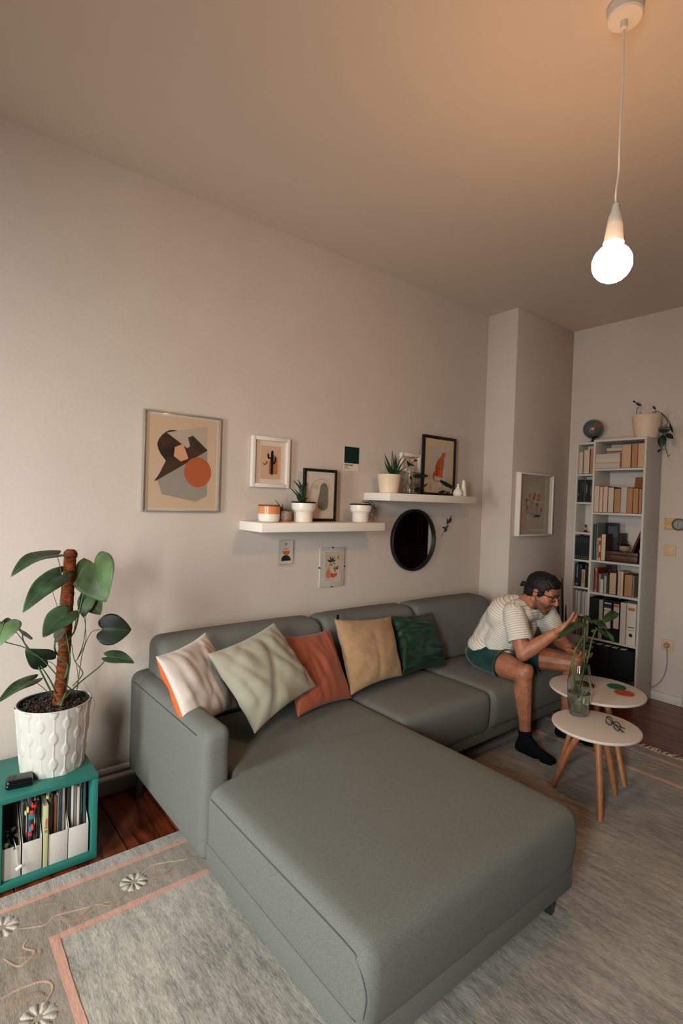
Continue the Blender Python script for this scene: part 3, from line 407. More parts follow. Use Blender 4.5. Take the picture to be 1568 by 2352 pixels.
def strip(x0, x1, y0, y1, m, name, h=.001, wob=.003):
    """wavering thin ridge of wool"""
    mb = MB(); n = max(2, int(max(x1 - x0, y1 - y0) / .06)); horiz = (x1 - x0) > (y1 - y0); vs = []; fs = []
    for i in range(n + 1):
        t = i / n
        for s_ in (0, 1):
            for zz in (RZ - .002, RZ + h):
                if horiz: vs.append((x0 + (x1 - x0) * t, (y0 if s_ else y1) + wob * nz(t * n * .6, s_ * 9, y0), zz))
                else: vs.append(((x0 if s_ else x1) + wob * nz(t * n * .6, s_ * 9, x0), y0 + (y1 - y0) * t, zz))
    for i in range(n):
        a = i * 4; c = a + 4
        fs += [(a + 1, c + 1, c + 3, a + 3), (a + 2, a + 3, c + 3, c + 2), (a, c, c + 1, a + 1)]
    fs += [(0, 1, 3, 2), (n * 4, n * 4 + 1, n * 4 + 3, n * 4 + 2)]
    b = bmesh.new(); bv = [b.verts.new(v) for v in vs]
    for f in fs:
        try: b.faces.new([bv[i] for i in f])
        except ValueError: pass
    bmesh.ops.recalc_face_normals(b, faces=b.faces[:]); mb.bm(b)
    return mb.build(name, m, rug, smooth=0)
IX0, IX1, IY1, IY0 = .418, 3.205, -.812, -2.86
OX0, OX1, OY1, OY0 = .165, 3.455, -.585, -3.09
# darker wool of the border field between the two pink lines
strip(OX0, OX1, IY1, OY1, BRD, 'border_field', .0004); strip(IX1, OX1, OY0, IY1, BRD, 'border_field', .0004); strip(OX0, IX0, OY0, IY1, BRD, 'border_field', .0004)
W_ = .026
strip(IX0, IX1, IY1 - .012, IY1 + W_ - .012, PINK, 'border_line', .002); strip(IX1 - .008, IX1 + W_ - .008, IY0, IY1 + .0145, PINK, 'border_line', .0026); strip(IX0 - W_ + .01, IX0 + .01, IY0, IY1 + .0145, PINK, 'border_line', .0026)
strip(OX0, OX1, OY1 - .01, OY1 + .012, PINK, 'border_line', .0016, .004); strip(OX1 - .01, OX1 + .012, OY0, OY1 + .012, PINK, 'border_line', .0021, .004); strip(OX0 - .012, OX0 + .01, OY0, OY1 + .012, PINK, 'border_line', .0021, .004)
def flower(cx, cy, r, rot=0, n=9):
    mb = MB()
    for k in range(n):
        a = rot + 2 * PI * k / n; ca, sa = math.cos(a), math.sin(a)
        pts = [(cx + ca * r * .25 - sa * r * .05, cy + sa * r * .25 + ca * r * .05, RZ - .001), (cx + ca * r * .85 - sa * r * .24, cy + sa * r * .85 + ca * r * .24, RZ - .001), (cx + ca * r - sa * r * .13, cy + sa * r + ca * r * .13, RZ - .001), (cx + ca * r * .93, cy + sa * r * .93, RZ - .001), (cx + ca * r + sa * r * .13, cy + sa * r - ca * r * .13, RZ - .001), (cx + ca * r * .85 + sa * r * .24, cy + sa * r * .85 - ca * r * .24, RZ - .001), (cx + ca * r * .25 + sa * r * .05, cy + sa * r * .25 - ca * r * .05, RZ - .001)]
        mb.prism(pts, (0, 0, .0018 + .0006 * (k % 2)), CREAM)
    return mb.build('flower', None, rug, smooth=180)
for c in ((.70, -.703, .05), (.285, -.66, .052), (.325, -1.075, .05), (1.6, -.69, .05), (3.33, -1.1, .05), (3.335, -2.0, .05), (.30, -1.75, .05)): flower(*c, rot=c[0] * 3)
VINEM = rug_mat('rug_vine_wool', (128, 104, 90), (186, 156, 138), (.3, .68))
def vine(pts, r=.008, m=VINEM):
    P = bez([(x, y, 0) for x, y in pts], 6); n = len(P); mb = MB(); vs = []; fs = []
    for i, p in enumerate(P):
        d = (P[min(i + 1, n - 1)] - P[max(i - 1, 0)]).normalized(); q = Vector((-d.y, d.x, 0)); w = r * .95 * (math.sin(PI * (i + .5) / n) ** .5) * (1 + .35 * nz(p.x * 60, p.y * 60, r * 99))
        for a, h in ((-1, -.002), (-.7, .0014), (0, .0022), (.7, .0014), (1, -.002)): c = p + q * a * w; vs.append((c.x, c.y, RZ + h))
    for i in range(n - 1):
        for k in range(4): fs.append((i * 5 + k, i * 5 + k + 1, i * 5 + k + 6, i * 5 + k + 5))
    mb.add(vs, fs); mb.build('vine', m, rug, smooth=180)
vine([(.44, -.73), (.50, -.76), (.56, -.735), (.60, -.77), (.66, -.745)], .008, BRN)
vine([(.33, -.70), (.40, -.73), (.44, -.71), (.52, -.73), (.60, -.75)], .006)
vine([(.34, -.63), (.40, -.625), (.45, -.645)], .007, BRN)
vine([(.72, -.69), (.78, -.655), (.84, -.67), (.91, -.70)], .006)
vine([(.76, -.72), (.80, -.73), (.84, -.715)], .012, BRN)
vine([(.275, -.80), (.31, -.86), (.355, -.83), (.33, -.79), (.35, -.76)], .006)
vine([(.25, -.95), (.30, -.945), (.36, -.96), (.375, -1.0), (.34, -1.05)], .006)
vine([(.24, -.99), (.28, -.985), (.33, -.99), (.35, -1.01)], .016, BRN)
vine([(.31, -.82), (.36, -.85), (.37, -.83)], .012, BRN)
vine([(.45, -.72), (.48, -.765), (.54, -.77)], .014, BRN)
vine([(3.29, -1.3), (3.36, -1.42), (3.30, -1.5), (3.38, -1.6), (3.32, -1.72)], .007); vine([(3.30, -1.40), (3.36, -1.5), (3.34, -1.6)], .016, BRN)
vine([(3.28, -1.2), (3.40, -1.3), (3.42, -1.4)], .006)
fr = MB(); random.seed(3)
fr.box(RUG1 - .004, RUG1 + .022, RY0, RY1, .002, .010, .002)
y = RY0
while y < RY1:
    a = random.uniform(-.025, .025); l = random.uniform(.035, .07); z = random.uniform(.003, .008)
    fr.tube([(RUG1 + .018, y, .008), (RUG1 + .02 + l * .5, y + a * .6, z + .004), (RUG1 + .02 + l, y + a + random.uniform(-.012, .012), z)], [.0034, .0028, .0012], 4)
    y += random.uniform(.006, .011)
fo = fr.build('fringe', M('fringe_cotton', (206, 190, 172), .95, .1), rug); fo['kind'] = 'stuff'

# ================================================================ sofa
sofa = thing('sofa', 'large grey fabric corner sofa with a deep chaise, standing on short metal legs', 'sofa', (2.2, -.9, 0))
def puff(p, x0, x1, y0, y1, z1, a=.012, zc=.35):
    if p.z > z1 - .08:
        u = (p.x - x0) / (x1 - x0); v = (p.y - y0) / (y1 - y0)
        s_ = max(0, 4 * u * (1 - u)) ** .5 * max(0, 4 * v * (1 - v)) ** .5
        return (p.x, p.y, p.z + a * (s_ - .6) + .0035 * nz(p.x * 4, p.y * 4, 1) * s_)
    return p
cx0, cx1, cy0, cy1 = .872, 1.872, -1.80, -.36
def ch(p):
    x, y, z = p
    k = min(1, max(0, (y + .955) / .03)); k = k * k * (3 - 2 * k)
    x = cx1 - (cx1 - x) * (1 - k * (.985 - cx0) / (cx1 - cx0))
    zz = .225 + (z - .225)
    if z > .35:
        u = (x - cx0) / (cx1 - cx0); v = (y - cy0) / (cy1 - cy0); s_ = max(0, 4 * u * (1 - u)) ** .5 * max(0, 4 * v * (1 - v)) ** .4
        z = z + .010 * (s_ - .5) + .005 * nz(x * 3, y * 3, 1) * s_ - .006 * math.exp(-((y + .86 + .1 * (x - 1.4)) / .03) ** 2) * s_
    # sides belly out and carry soft creases
    if y < -1.72: y -= .012 * math.sin(PI * min(1, max(0, (z - .225) / .2))) + .0025 * nz(x * 9, z * 6, 3)
    return (x, y, z)
rblock_c = MB(); rblock(rblock_c, cx0, cx1, cy0, cy1, .186, .425, .045, ch, ex=((), (-.965, -.955, -.945, -.935, -.925), (.28, .33)), step=.05)
rblock_c.build('chaise_cushion', FAB, sofa, smooth=180)
def seat(x0, x1, nm='seat_cushion'):
    mb = MB()
    def f(p):
        q = Vector(puff(p, x0, x1, -.935, -.36, .425, .014))
        if q.y < -.88: q.y -= .010 * math.sin(PI * min(1, max(0, (q.z - .225) / .2)))
        return q
    rblock(mb, x0, x1, -.935, -.36, .19, .425, .042, f, step=.05); return mb.build(nm, FAB, sofa, smooth=180)
seat(1.878, 2.585); seat(2.592, 3.535)
# frames under the cushions
MB().box(.8735, 1.866, -1.792, -.94, .13, .229, .008, seg=3).build('chaise_frame', FAB, sofa)
MB().box(.975, 3.66, -.915, -.10, .13, .229, .012, seg=3).build('seat_frame', FAB, sofa)
MB().box(.975, 3.55, -.20, -.085, .225, .62, .012, seg=3).build('back_frame', FAB, sofa)
def arm(x0, x1, y0, y1, z0, z1, out):
    mb = MB()
    def f(p):
        x, y, z = p
        if z > z1 - .2:      # rounded over towards the outside and sagging a little to the front
            t = (x - x0) / (x1 - x0); t = t if out > 0 else 1 - t
            z -= .016 * (1 - t) ** 2
        if y < y0 + .05: y += .004 * nz(x * 20, z * 14, 5)
        return (x, y, z)
    rblock(mb, x0, x1, y0, y1, z0, z1, .038, f, step=.05)
    return mb.build('armrest', FAB, sofa, smooth=180)
arm(.862, .972, -.935, -.075, .135, .622, 1)
arm(3.56, 3.675, -.935, -.075, .135, .60, -1)
seam = M('sofa_piping', (94, 97, 94), .95, .1)
MB().tube([(.8605, -.86, .585), (.8605, -.5, .583), (.8605, -.15, .58)], .0016, 6).build('seam', seam, sofa)
MB().tube([(.8705, -.97, .395), (.8690, -1.3, .3945), (.8705, -1.72, .392), (.8725, -1.765, .375), (.875, -1.790, .34), (.8755, -1.800, .30), (.877, -1.79, .245)], .0012, 6, smooth=True).build('seam', seam, sofa)
for x in (.8715, ): MB().tube([(x, -.945, .2285), (x, -1.77, .2285)], .0012, 6).build('seam', seam, sofa)
def back(x0, x1, rc=.05):
    mb = MB()
    def f(p):
        x, y, z = p
        k = (z - .40) / .39           # leans backwards; front face thicker at the foot
        if y < -.18: y = y - .10 * (1 - k) - .02 * math.sin(PI * min(1, max(0, k))) + .004 * nz(x * 5, z * 6, 7)
        u = (x - x0) / (x1 - x0)
        if z > .7: z += .008 * (max(0, 4 * u * (1 - u)) ** .5 - .5)
        return (x, y, z)
    rblock(mb, x0, x1, -.285, -.095, .40, .79, rc, f, step=.05)
    return mb
back(.935, 1.868).build('back_cushion', FAB, sofa, smooth=180)
back(1.876, 2.628).build('back_cushion', FAB, sofa, smooth=180)
b3 = back(2.636, 3.43)
b3.v = [(x + (.12 * max(0, (.79 - z)) / .39 if x > 3.0 else 0) * ((x - 3.0) / .43), y, z) for (x, y, z) in b3.v]
b3.build('back_cushion', FAB, sofa, smooth=180)
LEGM = M('sofa_leg_metal', (92, 104, 100), .32, .5, metal=.9)
def sleg(x, y, dx=0, dy=0):
    b = bmesh.new(); bmesh.ops.create_cube(b, size=1)
    for v in b.verts:
        t = v.co.z + .5; w = .011 + .007 * t
        v.co = Vector((x + v.co.x * 2 * w + dx * t, y + v.co.y * 2 * (w * 1.3) + dy * t, .002 + .132 * t))
    bmesh.ops.bevel(b, geom=b.edges[:], offset=.003, segments=2, affect='EDGES')
    MB().bm(b).build('leg', LEGM, sofa)
sleg(1.835, -1.725, -.01, .01); sleg(.905, -1.735, .01, .01); sleg(.905, -.115, .01, -.01); sleg(3.62, -.86, -.01, .01)

# ---------------------------------------------------------------- cushions
def pillow(name, label, C4, T, mat, seed, wr=1.0, back=None, group='cushions along the sofa back', bow=.085, pinch=None, N_=44, dirs=None):
    A, B, Cc, D_ = [Vector(c) for c in C4]; n = (B - A).cross(D_ - A).normalized()
    if n.dot(TOCAM) < 0: n = -n
    cen = (A + B + Cc + D_) / 4
    vs = []; fs = []; rows = N_ + 1
    for side in (1, -1):
        for i in range(rows):
            for j in range(rows):
                u = -math.cos(PI * i / N_) * .55 + (2 * i / N_ - 1) * .45; v = -math.cos(PI * j / N_) * .55 + (2 * j / N_ - 1) * .45
                uu = u * (1 - bow * (1 - v * v) * abs(u) ** 1.5); vv = v * (1 - bow * (1 - u * u) * abs(v) ** 1.5)
                s_, t_ = (uu + 1) / 2, (vv + 1) / 2
                p = A * (1 - s_) * (1 - t_) + B * s_ * (1 - t_) + Cc * s_ * t_ + D_ * (1 - s_) * t_
                e = max(0, 1 - abs(u) ** 2.2) * max(0, 1 - abs(v) ** 2.2); th = T / 2 * e ** .48
                w = 0
                if wr:
                    ed = (max(abs(u), abs(v))) ** 2
                    a1 = math.atan2(v, u); rr = math.hypot(u, v)
                    w += .010 * wr * nz(a1 * 3.2 + seed, rr * 1.2, side) * ed * e ** .3
                    w += .007 * wr * nz(u * 2.2 + seed * 2, v * 2.2, side * 3) * e ** .3
                    cu_ = min(abs(1 - abs(u)), abs(1 - abs(v))); w += .010 * wr * (abs(nz(a1 * 5 + seed, rr * .6, side * 2.)) ** 1.0 - .25) * ed ** 1.5 * e ** .35 - .005 * wr * math.exp(-(nz(u * .9 + v * .5 + seed, v * .5 - u * .3, 4.) * 9) ** 2) * e ** .5
                    if dirs:
                        for (du, dv, fr_, am) in dirs:
                            w += am * wr * (abs(nz((u * dv - v * du) * fr_ + seed, (u * du + v * dv) * .7, 2.)) - .2) * e ** .4
                sag = -.012 * (1 - u * u) * (1 if v < 0 else 0) * 0
                vs.append(p + n * (side * th + w) + Vector((0, 0, sag)))
    o = rows * rows
    for i in range(N_):
        for j in range(N_):
            a, b, c, d = i * rows + j, (i + 1) * rows + j, (i + 1) * rows + j + 1, i * rows + j + 1
            fs.append((a, b, c, d)); fs.append((a + o, d + o, c + o, b + o))
    b = bmesh.new(); bv = [b.verts.new(v) for v in vs]
    for k, f in enumerate(fs):
        ff = b.faces.new([bv[i] for i in f]); ff.material_index = k % 2 if back else 0; ff.smooth = True
    bmesh.ops.remove_doubles(b, verts=b.verts[:], dist=.0012); bmesh.ops.recalc_face_normals(b, faces=b.faces[:])
    me = bpy.data.meshes.new(name); org = cen
    for v in b.verts: v.co -= org
    b.to_mesh(me); b.free()
    me.materials.append(mat)
    if back: me.materials.append(back)
    ob = bpy.data.objects.new(name, me); COL.objects.link(ob); ob.location = org; ORG[ob.name] = tuple(org)
    tag(ob, label, 'cushion', group); return ob, n, cen
c1 = [[.799, -.6, .823], [1.119, -.36, .828], [1.223, -.5, .492], [.882, -.74, .535]]
c2 = [[1.028, -.58, .793], [1.446, -.44, .85], [1.559, -.66, .571], [1.166, -.76, .475]]
c3 = [[1.492, -.42, .765], [1.844, -.38, .756], [1.837, -.6, .436], [1.454, -.66, .445]]
c4 = [[1.86, -.4, .812], [2.337, -.36, .765], [2.251, -.56, .468], [1.83, -.6, .451]]
c5 = [[2.351, -.35, .764], [2.749, -.33, .745], [2.719, -.5, .433], [2.255, -.55, .457]]
ORG_C = M('orange_cloth', (206, 92, 46), .8, .2, bump=.3, bs=500)
pillow('cushion', 'white satin cushion with an orange back, leaning on the left armrest', c1, .13, M('white_cloth', (200, 186, 178), .55, .35, bump=.25, bs=600, sheen=.2), 1, 1.3, ORG_C, dirs=[(.3, 1, 3.2, .016)])
pillow('cushion', 'large sage-beige wrinkled cushion standing on one corner, second from left', c2, .15, M('sage_cloth', (152, 146, 130), .85, .15, bump=.3, bs=600, sheen=.2), 5, 1.7, dirs=[(.25, 1, 2.6, .016)])
pillow('cushion', 'rust-orange velvet cushion between the sage and the tan cushions', c3, .13, M('rust_velvet', (152, 80, 56), .42, .35, sheen=.12, bump=.25, bs=400), 9, 1.5, dirs=[(.2, 1, 3.5, .014)])
pc, n4, _ = pillow('cushion', 'plain tan woollen cushion with a small black tag at its upper left corner', c4, .14, M('tan_wool', (172, 138, 104), .95, .1, var=.06, vs=30, bump=.5, bs=700, sheen=.2), 14, 1.0)
t = Vector((1.897, -.385, .800)); MB().box(t.x - .008, t.x + .008, t.y - .004, t.y + .001, t.z + .0, t.z + .030, .001).build('label_tag', BLACK, pc)
pillow('cushion', 'dark green crushed velvet cushion at the right end of the row', c5, .13, M('green_velvet', (6, 48, 34), .32, .5, sheen=.03, var=.45, vs=14, stretch=(1, 1, 5), bump=.3, bs=300), 21, 1.6, dirs=[(1, .15, 6, .012)])
# ================================================================ pendant lamp
lamp = thing('pendant_lamp', 'bare glowing globe bulb in a white cone socket hanging on a wavy white cord', 'lamp', (1.74, -1.9, H))
MB().lathe([(.050, .0), (.052, -.004), (.052, -.034), (.048, -.040), (.0, -.040)], (1.737, -1.905, H), 40).build('ceiling_rose', WHITEM, lamp)
MB().lathe([(.008, -.038), (.010, -.042), (.010, -.062), (.006, -.066)], (1.742, -1.90, H), 16).build('cord_grip', WHITEM, lamp)
MB().tube([(1.742, -1.9, 2.97), (1.746, -1.9, 2.90), (1.752, -1.9, 2.80), (1.748, -1.9, 2.70), (1.747, -1.9, 2.60), (1.749, -1.9, 2.53), (1.739, -1.9, 2.475), (1.736, -1.9, 2.445), (1.742, -1.9, 2.41)], .0032, 8, smooth=True).build('cord', WHITEM, lamp)
q = Vector((-.10, .0, -1)).normalized()
sk = MB().lathe([(.009, 0), (.011, .004), (.013, .022), (.020, .040), (.0235, .070), (.0285, .118), (.0305, .124), (.0295, .127), (.027, .124), (.022, .09), (.0, .088)], (1.742, -1.9, 2.425), 32, axis=(-.06, 0, -1))
so = sk.build('socket', WHITEM, lamp)
MB().lathe([(.0016, 0), (.0016, .001)], (1.738, -1.911, 2.415), 8, axis=(0, -1, 0)).build('screw', BLACK, so)
bulb_m = bpy.data.materials.new('bulb_glow'); bulb_m.use_nodes = True
nt = bulb_m.node_tree; nt.nodes.remove(nt.nodes['Principled BSDF']); em = nt.nodes.new('ShaderNodeEmission')
em.inputs[0].default_value = (1.0, .54, .25, 1); em.inputs[1].default_value = BULB; nt.links.new(em.outputs[0], nt.nodes['Material Output'].inputs[0])
prof = [(.016, .0), (.018, .012), (.024, .022)]
for i in range(13):
    a = PI * (.16 + .84 * i / 12); prof.append((.0585 * math.sin(a), .075 - .0585 * math.cos(a) + .006))
MB().lathe(prof, (1.735, -1.9, 2.318), 24, axis=(-.06, 0, -1)).build('bulb', bulb_m, lamp, smooth=180)

# ================================================================ floating shelves
SHM = M('shelf_white', (232, 224, 214), .55, .35)
S1Z, S2Z = 1.337, 1.529
s1 = MB().box(1.472, 2.366, -.252, -.001, S1Z - .05, S1Z, .0015).build('floating_shelf', SHM, None, origin=(1.92, -.12, S1Z - .05))
tag(s1, 'lower white floating shelf holding ceramic pots and the line-drawn face picture', 'shelf', 'floating shelves')
s2 = MB().box(2.4006, 3.294, -.252, -.001, S2Z - .05, S2Z, .0015).build('floating_shelf', SHM, None, origin=(2.85, -.12, S2Z - .05))
tag(s2, 'upper white floating shelf holding the spotted cat picture and two white vases', 'shelf', 'floating shelves')

# ================================================================ pictures
def rect_of(pts):
    xs = [p[0] for p in pts]; zs = [p[1] for p in pts]; n = len(pts) / 2
    return min(xs), max(xs), min(zs), max(zs)
def frame_box(mb, x0, x1, z0, z1, w, y0, y1, bev=.002):
    mb.box(x0, x0 + w, y0, y1, z0, z1, bev); mb.box(x1 - w, x1, y0, y1, z0, z1, bev)
    mb.box(x0 + w, x1 - w, y0, y1, z0, z0 + w, bev); mb.box(x0 + w, x1 - w, y0, y1, z1 - w, z1, bev); return mb
class Flat:
    """print made of flat shapes, each a fraction of a millimetre above the one before"""
    def __init__(s, y): s.y = y; s.mb = MB(); s.k = 0
    def poly(s, pts, m):
        if len(pts) < 3: return s
        s.k += 1; b = bmesh.new(); vv = [b.verts.new((x, s.y - .00018 * s.k, z)) for x, z in pts]
        f = b.faces.new(vv); f.normal_update()
        if f.normal.y > 0: f.normal_flip()
        if len(pts) > 4: bmesh.ops.triangulate(b, faces=b.faces[:])
        s.mb.bm(b, m); return s
    def ell(s, c, rx, rz, m, n=32, a0=0, a1=2 * PI): return s.poly([(c[0] + rx * math.cos(a0 + (a1 - a0) * i / n), c[1] + rz * math.sin(a0 + (a1 - a0) * i / n)) for i in range(n)], m)
    def line(s, pts, w, m, taper=False):
        P = [Vector((x, z)) for x, z in pts]; Lr = []; Rr = []
        for i, p in enumerate(P):
            d = (P[min(i + 1, len(P) - 1)] - P[max(i - 1, 0)]).normalized(); n = Vector((-d.y, d.x)) * w / 2
            if taper: n *= max(.1, 1 - i / (len(P) - 1))
            Lr.append(p + n); Rr.append(p - n)
        s.k += 1; yy = s.y - .00018 * s.k; vs = [(q.x, yy, q.y) for q in Lr] + [(q.x, yy, q.y) for q in Rr]; N = len(P)
        return s.mb.add(vs, [(i, N + i, N + i + 1, i + 1) for i in range(N - 1)], m) and s
    def build(s, name, parent): return s.mb.build(name, None, parent, smooth=0)
def ink(name, rgb, rough=.8): return M('ink_' + name, rgb, rough, .15)
def cr2(pts, n=5):
    v = bez([(p[0], 0, p[1]) for p in pts], n); return [(p.x, p.z) for p in v]

# -- big poster
th = thing('framed_poster', 'large thin silver-framed poster of brown shapes and an orange circle', 'picture', (1.127, -.01, 1.383), 'pictures on the wall')
SILV = M('silver_frame', (176, 172, 160), .35, .5, metal=.6)
frame_box(MB(), .921, 1.335, 1.383, 1.894, .009, -.024, -.002, .003).build('frame', SILV, th)
MB().box(.929, 1.327, -.010, -.004, 1.391, 1.886).build('mat', M('paper_pinkish', (200, 182, 168), .8), th)
P = D['poster']; f = Flat(-.0102)
x0, x1, z0, z1 = rect_of(P['pr']); f.poly([(x0, z0), (x1, z0), (x1, z1), (x0, z1)], ink('poster_ground', (198, 170, 144)))
f.poly(P['grey_a'], ink('warm_grey', (178, 160, 146))); f.poly(P['grey_b'], ink('cool_grey', (150, 140, 128)))
f.poly(P['dome'], M('ink_dome', (84, 56, 38), .7, .2, vrgb=(30, 28, 28), var=.4, vs=9)); f.poly(P['wing'], M('ink_wing', (70, 50, 38), .7, .2, var=.15, vs=9)); f.poly(P['pent'], ink('salmon', (208, 150, 118)))
c, a, b = P['circ']; f.ell(c, abs(a[0] - c[0]) , abs(b[1] - c[1]), ink('burnt_orange', (172, 92, 56)), 48)
f.build('print', th)
MB().box(.930, 1.326, -.0165, -.0155, 1.392, 1.885).build('glass_sheet', PANE, th)

# -- cactus picture
P = D['cactus']; x0, x1, z0, z1 = 1.528, 1.783, 1.532, 1.825
th = thing('framed_picture', 'white framed print of a dark cactus before an orange arch', 'picture', (1.655, -.01, z0), 'pictures on the wall')
frame_box(MB(), x0, x1, z0, z1, .022, -.028, -.002, .003).build('frame', WHITEM, th)
MB().box(x0 + .02, x1 - .02, -.010, -.004, z0 + .02, z1 - .02).build('mat', M('mat_cream', (222, 204, 184), .85), th)
f = Flat(-.0102); a, b, c, d = rect_of(P['pr']); f.poly([(a, c), (b, c), (b, d), (a, d)], ink('sand', (206, 172, 146)))
f.poly(cr2(P['arch']), ink('ochre_arch', (178, 112, 64))); f.ell(P['ball'][0], .007, .009, ink('mauve', (150, 100, 84))); f.poly(P['moon'], ink('rust', (140, 60, 34)))
f.poly(cr2(P['body'], 3), ink('near_black', (22, 30, 30))); f.poly(P['line'], ink('rust', (140, 60, 34))); f.build('print', th)
MB().box(x0 + .021, x1 - .021, -.0205, -.0198, z0 + .021, z1 - .021).build('glass_sheet', PANE, th)

def text_obj(name, body, size, loc, rot, mat, parent, ext=.0002, bold=False, align='LEFT', sx=1):
    cu = bpy.data.curves.new(name, 'FONT'); cu.body = body; cu.size = size; cu.extrude = ext; cu.align_x = align; cu.resolution_u = 3
    if bold: cu.offset = size * .02
    o = bpy.data.objects.new(name + '_tmp', cu); COL.objects.link(o)
    me = bpy.data.meshes.new_from_object(o.evaluated_get(bpy.context.evaluated_depsgraph_get())); bpy.data.objects.remove(o)
    me.transform(Matrix.Diagonal((sx, 1, 1, 1))); me.materials.clear(); me.materials.append(mat)
    ob = bpy.data.objects.new(name, me); COL.objects.link(ob); ob.rotation_euler = rot
    org = Vector(ORG[parent.name]) if parent else Vector((0, 0, 0)); ob.parent = parent; ob.location = Vector(loc) - org; return ob
# -- colour card
cx0, cx1, cz0, cz1 = 2.217, 2.344, 1.667, 1.826
cdo = MB().box(cx0, cx1, -.003, -.001, cz0, cz1).build('colour_card', ink('card_white', (214, 200, 186)), None, smooth=0, origin=(2.28, -.002, cz0))
tag(cdo, 'small paper card with a dark green square above black lettering', 'card')
f = Flat(-.0031); f.poly([(cx0 + .001, 1.717), (cx1 - .001, 1.717), (cx1 - .001, cz1 - .001), (cx0 + .001, cz1 - .001)], M('ink_forest', (18, 44, 38), .8, .1, var=.08, vs=60)); f.build('green_square', cdo)
INK = ink('near_black', (22, 30, 30))
text_obj('lettering', 'PANTONE', .0155, (cx0 + .004, -.0033, 1.6995), (PI / 2, 0, 0), INK, cdo, bold=True)
text_obj('lettering', '19-6027', .009, (cx0 + .004, -.0033, 1.690), (PI / 2, 0, 0), INK, cdo)
text_obj('lettering', 'Rain Forest', .009, (cx0 + .004, -.0033, 1.680), (PI / 2, 0, 0), INK, cdo)

# -- face picture leaning on the lower shelf
LB = M('black_frame', (16, 20, 22), .45, .4)
def leaning(name, label, x0, x1, z0, z1, w, parts, ang=.05):
    th = thing(name, label, 'picture', ((x0 + x1) / 2, -.06, z0), 'pictures standing on the shelves')
    frame_box(MB(), x0, x1, z0, z1, w, -.072, -.055, .002).build('frame', LB, th)
    parts(th); th.rotation_euler = (-ang, 0, 0) if False else (0, 0, 0)
    return th
def face(th):
    P = D['face']; MB().box(1.875, 2.095, -.064, -.058, S1Z + .018, 1.643).build('mat', M('mat_grey', (206, 192, 178), .85), th)
    f = Flat(-.0645); f.poly(cr2(P['blob'], 4), ink('sage_grey', (122, 124, 110)))
    for k, w in (('l1', .0013), ('e1', .001), ('e2', .001), ('n', .001)): f.line(cr2(P[k], 5), w, INK)
    for e in (P['e1'], P['e2']):
        c = (sum(p[0] for p in e) / len(e), sum(p[1] for p in e) / len(e)); f.line([(c[0] + .006 * math.cos(t / 2), c[1] + .005 * math.sin(t / 2)) for t in range(14)], .001, INK)
    f.build('print', th); MB().box(1.874, 2.096, -.0685, -.068, S1Z + .017, 1.644).build('glass_sheet', PANE, th)
leaning('framed_picture', 'black framed one-line drawing of a face over a grey shape, on the lower shelf', 1.859, 2.111, S1Z, 1.659, .017, face)
def cheetah(th):
    P = D['cheetah']; MB().box(2.91, 3.245, -.064, -.058, S2Z + .018, 1.955).build('mat', M('mat_tan', (200, 176, 146), .85), th)
    f = Flat(-.0645); a, b, c, d = rect_of(P['pr']); f.poly([(a, c), (b, c), (b, d), (a, d)], ink('cool_paper', (188, 180, 170)))
    f.poly(cr2(P['body'], 2), ink('orange_cat', (190, 84, 28)))
    for i, s_ in enumerate(P['spots']): f.ell(s_, .0022 + .0012 * (i % 3), .003 + .0012 * (i % 2), INK, 8)
    f.poly(P['tail'], INK); f.build('print', th); MB().box(2.912, 3.243, -.0685, -.068, S2Z + .02, 1.953).build('glass_sheet', PANE, th)
leaning('framed_picture', 'black framed print of an orange spotted cat sitting, on the upper shelf', 2.893, 3.263, S2Z, 1.970, .022, cheetah)
# -- small white frame behind the flask
x0, x1, z0, z1 = 2.722, 2.932, 1.692, 1.826
th = thing('framed_picture', 'small white frame with red and brown drawing above the glass flask', 'picture', (2.83, -.01, z0), 'pictures on the wall')
frame_box(MB(), x0, x1, z0, z1, .024, -.028, -.002, .003).build('frame', WHITEM, th)
MB().box(x0 + .02, x1 - .02, -.010, -.004, z0 + .02, z1 - .02).build('mat', M('mat_grey', (206, 192, 178), .85), th)
f = Flat(-.0102); P = D['smallframe']; f.line(cr2(P['loop']), .006, ink('rust', (140, 60, 34))); f.poly(P['leaf'], ink('brown', (96, 50, 30))); f.build('print', th)
# -- two prints under the lower shelf
P = D['balance']; x0, x1, z0, z1 = 1.729, 1.848, 1.066, 1.226
th = thing('acrylic_print', 'small clear acrylic plate with stacked half circles below the lower shelf', 'picture', (1.788, -.01, z0), 'pictures on the wall')
MB().box(x0, x1, -.012, -.008, z0, z1, .001).build('acrylic_plate', pane_mat('acrylic', .08), th)
f = Flat(-.0075); a, b, c, d = rect_of(P['pr']); f.poly([(a, c), (b, c), (b, d), (a, d)], ink('pale_grey', (204, 194, 184)))
f.ell(P['dot'][0], .0075, .0085, ink('green_grey', (120, 136, 120))); f.poly(P['b1'], ink('salmon', (208, 150, 118))); f.poly(P['b2'], ink('burnt_orange2', (190, 96, 30))); f.poly(cr2(P['b3'], 3), ink('navy_black', (22, 34, 40))); f.build('print', th)
P = D['plantprint']; x0, x1, z0, z1 = 2.040, 2.242, .914, 1.166
th = thing('clip_frame', 'clip-framed print of vases and leaves above the orange and tan cushions', 'picture', (2.14, -.01, z0), 'pictures on the wall')
MB().box(x0, x1, -.010, -.004, z0, z1, .001).build('backing', M('mat_white', (206, 198, 188), .8), th)
f = Flat(-.0102); a, b, c, d = rect_of(P['pr']); f.poly([(a, c), (b, c), (b, d), (a, d)], ink('pink_paper', (206, 182, 160)))
